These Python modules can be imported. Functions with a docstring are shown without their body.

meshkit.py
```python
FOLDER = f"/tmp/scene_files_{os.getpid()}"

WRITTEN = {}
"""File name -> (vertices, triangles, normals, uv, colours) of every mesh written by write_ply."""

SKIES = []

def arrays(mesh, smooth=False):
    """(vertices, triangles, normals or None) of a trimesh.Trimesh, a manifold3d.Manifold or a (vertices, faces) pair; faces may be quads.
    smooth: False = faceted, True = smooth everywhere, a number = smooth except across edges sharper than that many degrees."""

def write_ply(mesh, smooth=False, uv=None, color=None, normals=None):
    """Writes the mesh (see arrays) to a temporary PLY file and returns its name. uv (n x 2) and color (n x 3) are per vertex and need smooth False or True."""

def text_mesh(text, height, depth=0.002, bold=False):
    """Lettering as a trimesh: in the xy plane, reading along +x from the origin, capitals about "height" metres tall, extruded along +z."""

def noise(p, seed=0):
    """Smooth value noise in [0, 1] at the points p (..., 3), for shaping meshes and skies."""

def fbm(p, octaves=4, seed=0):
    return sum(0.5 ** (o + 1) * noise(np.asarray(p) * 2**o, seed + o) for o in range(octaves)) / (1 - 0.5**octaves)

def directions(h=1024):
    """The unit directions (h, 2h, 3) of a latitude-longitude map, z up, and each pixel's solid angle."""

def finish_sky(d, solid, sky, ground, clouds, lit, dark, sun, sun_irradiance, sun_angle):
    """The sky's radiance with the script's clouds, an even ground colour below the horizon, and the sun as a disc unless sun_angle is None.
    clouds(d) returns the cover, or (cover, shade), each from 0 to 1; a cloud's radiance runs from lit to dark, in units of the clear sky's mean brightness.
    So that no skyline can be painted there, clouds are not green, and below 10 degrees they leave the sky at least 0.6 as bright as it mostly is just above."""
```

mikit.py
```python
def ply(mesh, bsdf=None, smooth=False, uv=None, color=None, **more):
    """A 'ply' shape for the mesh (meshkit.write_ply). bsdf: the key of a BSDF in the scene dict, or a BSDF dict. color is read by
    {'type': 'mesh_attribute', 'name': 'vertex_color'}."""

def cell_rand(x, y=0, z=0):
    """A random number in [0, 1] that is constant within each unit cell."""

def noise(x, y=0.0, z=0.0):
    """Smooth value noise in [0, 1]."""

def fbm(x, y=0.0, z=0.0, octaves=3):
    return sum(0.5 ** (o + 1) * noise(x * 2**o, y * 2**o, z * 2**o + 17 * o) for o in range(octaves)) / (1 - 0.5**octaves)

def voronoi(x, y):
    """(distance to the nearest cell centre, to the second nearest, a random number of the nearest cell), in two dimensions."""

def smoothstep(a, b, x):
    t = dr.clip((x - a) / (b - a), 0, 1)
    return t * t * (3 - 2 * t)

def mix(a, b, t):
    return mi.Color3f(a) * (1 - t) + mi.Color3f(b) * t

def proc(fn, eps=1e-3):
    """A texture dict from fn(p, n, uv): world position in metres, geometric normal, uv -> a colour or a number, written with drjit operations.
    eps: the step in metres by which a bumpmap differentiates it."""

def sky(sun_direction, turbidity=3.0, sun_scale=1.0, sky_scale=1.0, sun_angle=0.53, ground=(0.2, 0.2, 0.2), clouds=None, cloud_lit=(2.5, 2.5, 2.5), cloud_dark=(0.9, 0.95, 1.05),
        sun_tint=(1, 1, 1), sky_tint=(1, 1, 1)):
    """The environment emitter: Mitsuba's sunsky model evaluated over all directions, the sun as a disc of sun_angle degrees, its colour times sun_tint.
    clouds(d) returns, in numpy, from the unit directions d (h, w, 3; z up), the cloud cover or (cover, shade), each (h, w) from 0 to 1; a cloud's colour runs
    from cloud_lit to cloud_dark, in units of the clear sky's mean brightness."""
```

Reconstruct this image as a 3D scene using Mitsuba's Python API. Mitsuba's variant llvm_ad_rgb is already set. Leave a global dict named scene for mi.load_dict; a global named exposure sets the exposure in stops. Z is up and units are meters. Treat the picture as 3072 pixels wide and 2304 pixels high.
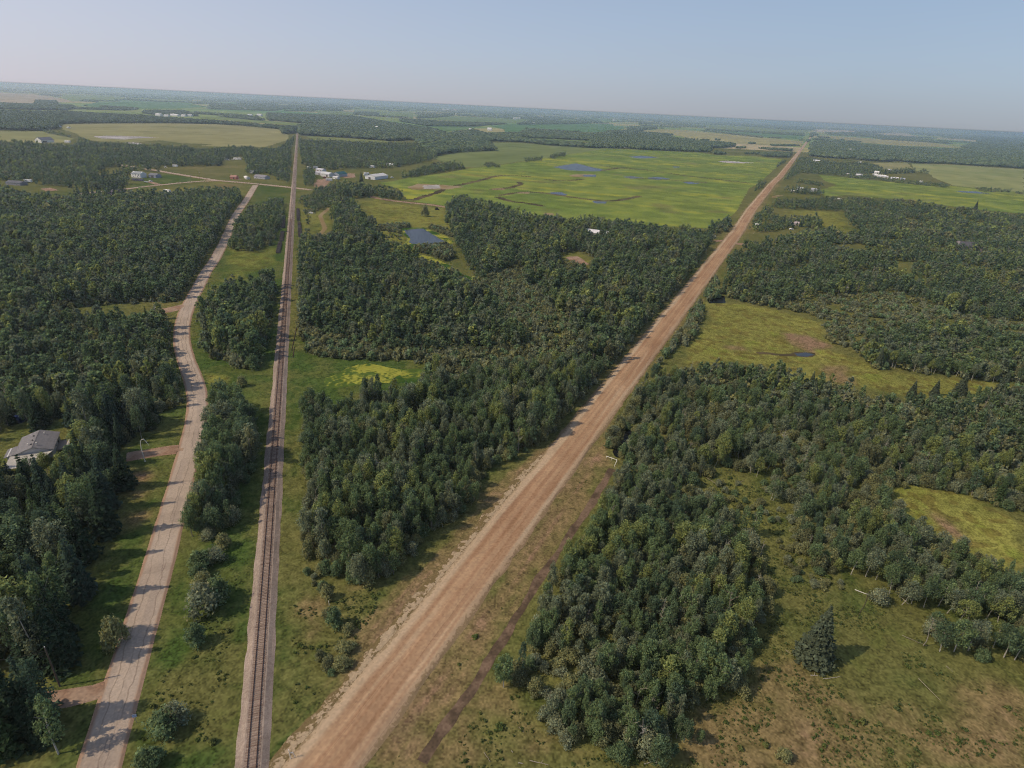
import math, numpy as np, mitsuba as mi, mikit, meshkit, trimesh
import drjit as dr
from mikit import proc, ply, noise, fbm, smoothstep, mix, cell_rand, voronoi
from shapely.geometry import Polygon, LineString, Point
from shapely.prepared import prep
import shapely, shapely.affinity
from scipy.ndimage import gaussian_filter
T = mi.ScalarTransform4f
scene, labels = {}, {}

# ------------------------------------------------------------------ camera, sky, exposure
CAM_H = 110.0                # a drone about 110 m up, pitched 24.7 degrees down, rolled 2.8 degrees
_up = [-0.049289, 0.418053, 0.907085]
_fw = [0.0, 0.908189, -0.418561]
scene['camera'] = {'type': 'perspective', 'fov': 81.045, 'fov_axis': 'x', 'near_clip': 1.0, 'far_clip': 300000.0,
                   'to_world': T().look_at(origin=[0, 0, CAM_H], target=[_fw[0], _fw[1], CAM_H + _fw[2]], up=_up),
                   'medium': {'type': 'ref', 'id': 'haze_air'}}
SUN = np.array([-0.955, -0.275, 1.0])
def veil(d):
    """thin summer haze high in the air: thicker towards the horizon, whiter on the sun's side"""
    el = np.degrees(np.arcsin(np.clip(d[..., 2], -1, 1)))
    toward = d[..., 0] * SUN[0] + d[..., 1] * SUN[1]
    n = meshkit.fbm(d * [1.6, 1.6, 9.0], 4, 2) - .5
    return np.clip(.30 + .45 * np.exp(-el / 7.0) + .25 * np.clip(toward, 0, 1) + .22 * n, 0, 1), np.clip(.60 - .60 * toward, 0, 1)
scene['sky'] = mikit.sky(SUN, turbidity=3.5, sun_scale=1.0, sky_scale=1.66, sky_tint=(1.0, .98, .955), ground=(0.11, 0.12, 0.10), clouds=veil, cloud_lit=(2.12, 1.93, 2.12), cloud_dark=(.84, .89, 1.06))
exposure = 1.36
scene['haze_air'] = {'type': 'homogeneous', 'albedo': {'type': 'rgb', 'value': [0.74, 0.87, 1.0]}, 'sigma_t': 1 / 8200.0, 'phase': {'type': 'hg', 'g': 0.6}}
scene['haze'] = {'type': 'cube', 'to_world': T().translate([0, 0, 54]).scale([130000, 130000, 58]), 'bsdf': {'type': 'null'},
                 'interior': {'type': 'ref', 'id': 'haze_air'}}
labels['haze'] = {'label': 'thin blue summer haze over the plain', 'kind': 'stuff'}
labels['sky'] = {'label': 'pale hazy blue sky', 'kind': 'structure'}

# ------------------------------------------------------------------ helpers
def new(name):
    """the next free key of this name: name, name_001, name_002 ..."""
    n = _count.get(name, 0)
    _count[name] = n + 1
    return name if n == 0 else f'{name}_{n:03d}'
_count = {}
_parts = {}
def part(holder, name, shape):
    k = (holder, name)
    n = _parts.get(k, 0)
    _parts[k] = n + 1
    key = f'{holder}__{name}' + (f'_{n:03d}' if n else '')
    scene[key] = shape
    return key
def tag(key, label, cat=None, group=None, kind=None):
    d = {'label': label}
    if cat: d['category'] = cat
    if group: d['group'] = group
    if kind: d['kind'] = kind
    labels[key] = d
def struct(name, mesh, bsdf, label, **kw):
    key = new(name)
    scene[key] = ply(mesh, bsdf, **kw)
    tag(key, label, kind='structure')
    return key
RA, DA = math.radians(18.9), math.radians(24.2)
rail_t, rail_n = np.array([-math.sin(RA), math.cos(RA)]), np.array([math.cos(RA), math.sin(RA)])
dirt_t, dirt_n = np.array([math.sin(DA), math.cos(DA)]), np.array([math.cos(DA), -math.sin(DA)])
def rail_xy(a, s): return rail_t * a + rail_n * s
def dirt_xy(u, v): return dirt_t * u + dirt_n * v

def sheet(poly, z, wob=0.0, step=None, seed=0):
    """a flat polygon (list of points), its outline roughened by noise"""
    p = np.asarray(poly, float)
    if wob:
        ring = LineString(np.vstack([p, p[:1]]))
        step = step or wob
        n = int(np.clip(ring.length / step, 12, 1500))
        q = np.array([ring.interpolate(t, normalized=True).coords[0] for t in np.arange(n) / n])
        o = np.stack([meshkit.fbm(np.c_[q / (wob * 3), np.full(n, 3.3)], 3, seed), meshkit.fbm(np.c_[q / (wob * 3), np.full(n, 9.1)], 3, seed + 5)], -1) - .5
        p = q + o * 2 * wob
    g = Polygon(p)
    if not g.is_valid: g = g.buffer(0)
    V, F = [], []
    for gg in getattr(g, 'geoms', [g]):
        if gg.area <= 0: continue
        v, f = trimesh.creation.triangulate_polygon(gg, engine='earcut')
        V.append(np.c_[v, np.full(len(v), z)]); F.append(f + sum(len(a) for a in V[:-1]))
    V, F = np.vstack(V), np.vstack(F)
    a, b, c = V[F[:, 0]], V[F[:, 1]], V[F[:, 2]]
    flip = np.cross(b - a, c - a)[:, 2] < 0
    F[flip] = F[flip][:, ::-1]
    return V, F
def resample(path, step):
    l = LineString(path)
    n = max(2, int(l.length / step) + 1)
    return np.array([l.interpolate(t, normalized=True).coords[0] for t in np.linspace(0, 1, n)])
def smooth_path(path, step, sig=2.0):
    from scipy.ndimage import gaussian_filter1d
    q = resample(path, step)
    return np.stack([gaussian_filter1d(q[:, k], sig, mode='nearest') for k in (0, 1)], -1)
def ribbon(path, offs, hs, wob=0.0, seed=0, zs=0.0):
    """a strip along the path: cross-section offsets (left negative) and heights; the outer edges wander by wob"""
    p = np.asarray(path, float)
    t = np.gradient(p, axis=0); t /= np.linalg.norm(t, axis=1, keepdims=True)
    n = np.stack([t[:, 1], -t[:, 0]], -1)
    k, m = len(p), len(offs)
    V = np.zeros((k, m, 3))
    for j, (o, h) in enumerate(zip(offs, hs)):
        w = (meshkit.fbm(np.c_[p / 5.0, np.full(k, j * 7.7 + seed)], 3, seed) - .5) * 2 * wob * (1.0 if j in (0, m - 1) else .35)
        V[:, j, :2] = p + n * (o + w)[:, None]
        V[:, j, 2] = h + zs
    i, j = np.meshgrid(np.arange(k - 1), np.arange(m - 1), indexing='ij')
    q = np.stack([i * m + j, i * m + j + 1, (i + 1) * m + j + 1, (i + 1) * m + j], -1).reshape(-1, 4)
    return V.reshape(-1, 3), np.vstack([q[:, [0, 1, 2]], q[:, [0, 2, 3]]])
def tube(pts, rad, sides=6, cap=True):
    p = np.asarray(pts, float); r = np.broadcast_to(rad, (len(p),))
    t = np.gradient(p, axis=0); t /= np.linalg.norm(t, axis=1, keepdims=True) + 1e-12
    a = np.cross(t, np.where(np.abs(t[:, 2:]) < .9, [0, 0, 1.0], [1.0, 0, 0])); a /= np.linalg.norm(a, axis=1, keepdims=True)
    b = np.cross(t, a); g = np.arange(sides) * 2 * np.pi / sides
    V = (p[:, None] + r[:, None, None] * (np.cos(g)[None, :, None] * a[:, None] + np.sin(g)[None, :, None] * b[:, None])).reshape(-1, 3)
    F = []
    for i in range(len(p) - 1):
        for j in range(sides):
            x, y = i * sides + j, i * sides + (j + 1) % sides
            F += [[x, y, y + sides], [x, y + sides, x + sides]]
    if cap:
        V = np.vstack([V, p[:1], p[-1:]]); n = len(p) * sides
        for j in range(sides):
            F += [[n, (j + 1) % sides, j], [n + 1, n - sides + j, n - sides + (j + 1) % sides]]
    return V, np.array(F)
def join(*parts):
    V, F, n = [], [], 0
    for v, f in parts:
        V.append(np.asarray(v, float)); F.append(np.asarray(f, int) + n); n += len(v)
    return np.vstack(V), np.vstack(F)
def box(cx, cy, cz, sx, sy, sz, bev=0.0):
    """a box with chamfered edges: centre and full sizes"""
    m = trimesh.creation.box((sx, sy, sz))
    if bev:
        c = np.array([[x * (sx / 2 - bev * (a != 0)), y * (sy / 2 - bev * (a != 1)), z * (sz / 2 - bev * (a != 2))] for x in (-1, 1) for y in (-1, 1) for z in (-1, 1) for a in (0, 1, 2)])
        m = trimesh.convex.convex_hull(c)
    return np.array(m.vertices) + [cx, cy, cz], np.array(m.faces)
def turned(mesh, yaw, xy, z=0.0):
    v, f = mesh; c, s = math.cos(yaw), math.sin(yaw)
    v = np.asarray(v, float)
    return np.c_[v[:, 0] * c - v[:, 1] * s + xy[0], v[:, 0] * s + v[:, 1] * c + xy[1], v[:, 2] + z], f
def colored(mesh, col, bsdf='vertex_paint', var=0.0, seed=0, smooth=False):
    v, f = mesh
    c = np.tile(np.asarray(col, float), (len(v), 1))
    if var:
        n = meshkit.fbm(np.asarray(v) * 1.7 + seed, 3, seed)
        c = c * (1 + var * 2 * (n[:, None] - .5))
    return ply((v, f), bsdf, smooth=smooth, color=np.clip(c, 0, 1))
def two(d): return {'type': 'twosided', 'bsdf': d}
def diffuse(fn): return {'type': 'diffuse', 'reflectance': proc(fn)}

# ------------------------------------------------------------------ materials
def C(*a): return mi.Color3f(*a)
def land(p, n, uv):
    """meadow, crop and bare soil: uv.x runs from lush green to dry and brown, uv.y adds the yellow-green of crops and marsh"""
    d = dr.sqrt(p.x * p.x + p.y * p.y)
    far = smoothstep(250, 900, d)
    big = fbm(p.x * .021, p.y * .021, 1.3, 3) - .5
    mid = fbm(p.x * .13, p.y * .13, 5.1, 3) - .5
    fine = fbm(p.x * .7, p.y * .7, 2.2, 2) - .5
    tiny = noise(p.x * 2.6, p.y * 2.6, 8.2) - .5
    du = p.x * dirt_t[0] + p.y * dirt_t[1]; dv = p.x * dirt_n[0] + p.y * dirt_n[1] + 56.3
    rut = (fbm(dv * .55, du * .025, 6.6, 3) - .5) * smoothstep(24, 10, dr.abs(dv))
    t = uv.x + .04 + .42 * big + .5 * mid * (1 - .6 * far) + .2 * fine * (1 - far) + .55 * rut
    g0, g1, g2, g3 = C(.045, .078, .020), C(.100, .104, .036), C(.152, .120, .058), C(.190, .126, .084)
    col = mix(g0, g1, smoothstep(0, .4, t))
    col = mix(col, g2, smoothstep(.38, .72, t))
    col = mix(col, g3, smoothstep(.7, 1.0, t))
    s = uv.y + .25 * big + .35 * mid * smoothstep(.02, .2, uv.y)
    col = mix(col, C(.190, .196, .046), smoothstep(.1, .9, s))
    clump = smoothstep(.12, .3, mid + .25 * fine) * (1 - far)
    col = mix(col, col * C(.76, .88, .72), clump)
    tuft = smoothstep(.5, .75, noise(p.x * .33, p.y * .33, 12.0)) * smoothstep(.25, .5, uv.y)
    col = mix(col, col * C(.78, .70, .74), tuft)
    col = col * C(1.10, 1.08, 1.05)
    return col * (1 + (.85 * fine + .9 * tiny) * (1 - far) + .22 * big + .2 * mid * far)
def fields(p, n, uv):
    """distant farmland: uv.x picks the crop, rows and damp patches vary it"""
    big = fbm(p.x * .006, p.y * .006, 4.4, 3) - .5
    u = p.x * dirt_t[0] + p.y * dirt_t[1]; v = p.x * dirt_n[0] + p.y * dirt_n[1]
    row = fbm(u * .004, v * .03, 7.7, 3) - .5
    mid = fbm(p.x * .035, p.y * .035, 1.1, 2) - .5
    t = uv.x + .12 * big + .06 * row
    col = mix(C(.070, .150, .062), C(.135, .180, .060), smoothstep(0, .3, t))
    col = mix(col, C(.225, .210, .095), smoothstep(.3, .55, t))
    col = mix(col, C(.330, .265, .190), smoothstep(.6, 1.0, t))
    return col * (1 + .5 * big + .3 * row + .3 * mid) * (.7 + uv.y)
def canola(p, n, uv):
    u = p.x * dirt_t[0] + p.y * dirt_t[1]; v = p.x * dirt_n[0] + p.y * dirt_n[1]
    big = fbm(u * .012, v * .006, 3.4, 3)
    strip = fbm(u * .035, v * .004, 9.4, 3)
    mid = fbm(p.x * .05, p.y * .05, 6.1, 3) - .5
    fine = noise(p.x * .6, p.y * .6, 2.0) - .5
    col = mix(C(.115, .168, .038), C(.160, .200, .044), smoothstep(.3, .65, big + .4 * mid))
    col = mix(col, C(.275, .270, .034), .7 * smoothstep(.52, .72, .55 * strip + .45 * big + .3 * mid))
    col = mix(col, C(.150, .130, .060), .5 * smoothstep(.66, .80, fbm(p.x * .016, p.y * .02, 1.9, 4)))
    return col * (1 + .6 * mid + .2 * fine)
def dirt(p, n, uv):
    """clay road: uv.x across in metres from the centre, uv.y along"""
    a, c = uv.y, uv.x
    grain = noise(p.x * 2.2, p.y * 2.2, 1) - .5
    streak = fbm(c * 1.6, a * .012, 3.3, 4) - .5
    streak2 = fbm(c * .55, a * .02, 8.3, 3) - .5
    blot = fbm(p.x * .07, p.y * .07, 2.7, 3) - .5
    col = mix(C(.275, .166, .098), C(.332, .222, .138), smoothstep(-.25, .25, streak + .5 * blot))
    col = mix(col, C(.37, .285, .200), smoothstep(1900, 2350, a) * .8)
    pale = smoothstep(3.1, 4.7, -c + 2.2 * streak2 + 1.2 * blot) * .9 + smoothstep(4.2, 5.2, c + 1.5 * streak2) * .55 + .55 * smoothstep(.08, .3, streak2)
    col = mix(col, C(.405, .312, .215), dr.clip(pale, 0, 1))
    for at, wd in ((-2.3, .55), (-.5, .5), (1.3, .55), (3.0, .5)):
        q = (c - at - (fbm(a * .012, at, 3.0, 2) - .5) * 1.4) / wd
        col = mix(col, col * C(1.14, 1.15, 1.16), dr.exp(-q * q) * smoothstep(.3, .6, fbm(a * .02, at * 3, 5.0, 2)))
    damp = smoothstep(.58, .72, fbm(a * .03, c * .25, 7.1, 3))
    col = mix(col, col * C(.80, .76, .74), damp * .7)
    tread = smoothstep(.62, .8, fbm(c * 3.2, a * .03, 5.5, 2))
    col = mix(col, col * .8, tread)
    rough = smoothstep(5.6, 6.6, dr.abs(c) + 2.6 * blot + 1.6 * grain)
    col = mix(col, C(.150, .112, .058), rough * .75)
    return col * (1 + .3 * grain + .25 * blot)
def asphalt(p, n, uv):
    """old chip-sealed road, pale with dark wheel cracks and patches"""
    a, c = uv.y, uv.x
    grain = noise(p.x * 3, p.y * 3, 1) - .5
    blot = fbm(p.x * .09, p.y * .09, 2.7, 3) - .5
    wob = (fbm(a * .06, 0, 4.1, 3) - .5) * 1.6
    col = mix(C(.345, .282, .228), C(.385, .320, .262), smoothstep(-.2, .2, blot))
    def crack(at, w, seed):
        return smoothstep(w, w * .25, dr.abs(c - at - wob * .8 - (fbm(a * .35, seed, 1.0, 2) - .5) * .8)) * smoothstep(.3, .55, fbm(a * .05, seed, 3, 2))
    k = dr.maximum(dr.maximum(crack(-1.6, .2, 1.0), crack(.1, .18, 7.0)), dr.maximum(crack(1.7, .22, 13.0), crack(.9, .16, 23.0)))
    cross = smoothstep(.82, .9, noise(a * .22 + (fbm(c * .4, a * .1, 2, 2) - .5) * .5, 3.0, 1.0))
    col = mix(col, C(.190, .150, .122), dr.clip(k * .6 + cross * .22, 0, 1))
    patch = smoothstep(.66, .7, noise(a * .05, dr.floor(c / 1.8) * 3.3, 5.0))
    col = mix(col, C(.265, .220, .190), patch * .3)
    edge = smoothstep(2.7, 3.4, dr.abs(c) + .8 * blot + .3 * grain)
    col = mix(col, C(.270, .170, .115), edge * .8)
    return col * (1 + .22 * grain + .2 * blot)
def ballast(p, n, uv):
    g1 = cell_rand(p.x * 4.5, p.y * 4.5, 1); g2 = noise(p.x * 2, p.y * 2, 2); blot = fbm(p.x * .15, p.y * .15, 4, 3) - .5
    col = mix(C(.190, .150, .126), C(.315, .258, .218), .6 * g1 + .4 * g2)
    return col * (1 + .5 * blot )
def mud(p, n, uv):
    b = fbm(p.x * .4, p.y * .4, 4, 3); f = noise(p.x * 2.5, p.y * 2.5, 2) - .5
    return mix(C(.080, .058, .040), C(.158, .110, .078), smoothstep(.3, .7, b)) * (1 + .5 * f)
def wet(p, n, uv):
    b = fbm(p.x * .06, p.y * .06, 4, 3)
    return mix(C(.055, .048, .028), C(.115, .090, .050), smoothstep(.3, .7, b))
def gravel(p, n, uv):
    b = fbm(p.x * .8, p.y * .8, 4, 3); f = noise(p.x * 3.5, p.y * 3.5, 2) - .5
    return mix(C(.150, .112, .055), C(.335, .262, .178), smoothstep(.38, .62, b + .25 * f + .16 - .22 * dr.abs(uv.x))) * (1 + .3 * f)
def pale_soil(p, n, uv):
    b = fbm(p.x * .05, p.y * .05, 4, 3)
    return mix(C(.20, .15, .075), C(.27, .21, .13), smoothstep(.3, .7, b))
def clay(p, n, uv):
    b = fbm(p.x * .3, p.y * .3, 4, 3); f = noise(p.x * 2.5, p.y * 2.5, 2) - .5
    return mix(C(.235, .150, .104), C(.300, .215, .158), smoothstep(.3, .7, b)) * (1 + .35 * f)
def pan(p, n, uv):
    b = fbm(p.x * .03, p.y * .03, 4, 3)
    return mix(C(.27, .26, .25), C(.44, .42, .40), smoothstep(.35, .65, b))
def weed_mat(p, n, uv):
    b = fbm(p.x * .12, p.y * .12, 4, 3); f = noise(p.x * .9, p.y * .9, 2) - .5
    col = mix(C(.07, .11, .024), C(.25, .255, .045), smoothstep(.34, .62, b + .3 * f))
    return mix(col, C(.035, .075, .016), smoothstep(.50, .64, fbm(p.x * .09, p.y * .09, 9, 3) + .25 * f)) * (1 + .4 * f)
def roofing(p, n, uv):
    course = noise(p.z * 6, 1, 1) - .5
    b = noise(p.x * 3, p.y * 3, p.z * 3) - .5
    return C(.175, .172, .182) * (1 + .25 * b + .15 * course)
def metal_roof(p, n, uv):
    b = fbm(p.x * .4, p.y * .4, p.z, 3) - .5
    return C(.58, .58, .60) * (1 + .3 * b)
def siding(p, n, uv):
    lap = smoothstep(.8, 1.0, p.z * 4 - dr.floor(p.z * 4))
    return C(.60, .60, .61) * (1 - .18 * lap) * (1 + .12 * (fbm(p.x, p.y, p.z * .5, 2) - .5))
for name, fn in dict(land=land, fields=fields, canola=canola, dirt=dirt, asphalt=asphalt, ballast=ballast, mud=mud, wet=wet, gravel=gravel, pale_soil=pale_soil, clay=clay, pan=pan, scum=weed_mat, roofing=roofing, metal_roof=metal_roof, siding=siding).items():
    scene['mat_' + name] = two(diffuse(fn))
scene['vertex_paint'] = two({'type': 'diffuse', 'reflectance': {'type': 'mesh_attribute', 'name': 'vertex_color'}})
scene['foliage'] = {'type': 'principledthin', 'base_color': {'type': 'mesh_attribute', 'name': 'vertex_color'}, 'roughness': .55, 'diff_trans': .9, 'spec_trans': 0.0, 'eta': 1.35}
scene['mat_water'] = two({'type': 'principled', 'base_color': {'type': 'rgb', 'value': [.026, .033, .045]}, 'roughness': .3, 'specular': .2})
scene['mat_ditch_water'] = two({'type': 'principled', 'base_color': {'type': 'rgb', 'value': [.006, .007, .008]}, 'roughness': .25, 'specular': .06})  # near black: tree shade and dark reflections are put into the water colour
scene['mat_rail'] = two({'type': 'principled', 'base_color': {'type': 'rgb', 'value': [.085, .045, .034]}, 'roughness': .6, 'metallic': .2})
scene['mat_car'] = two({'type': 'principled', 'base_color': {'type': 'rgb', 'value': [.03, .012, .014]}, 'roughness': .3, 'clearcoat': .6})
scene['mat_glass'] = two({'type': 'principled', 'base_color': {'type': 'rgb', 'value': [.03, .04, .05]}, 'roughness': .08, 'specular': .7})

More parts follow.
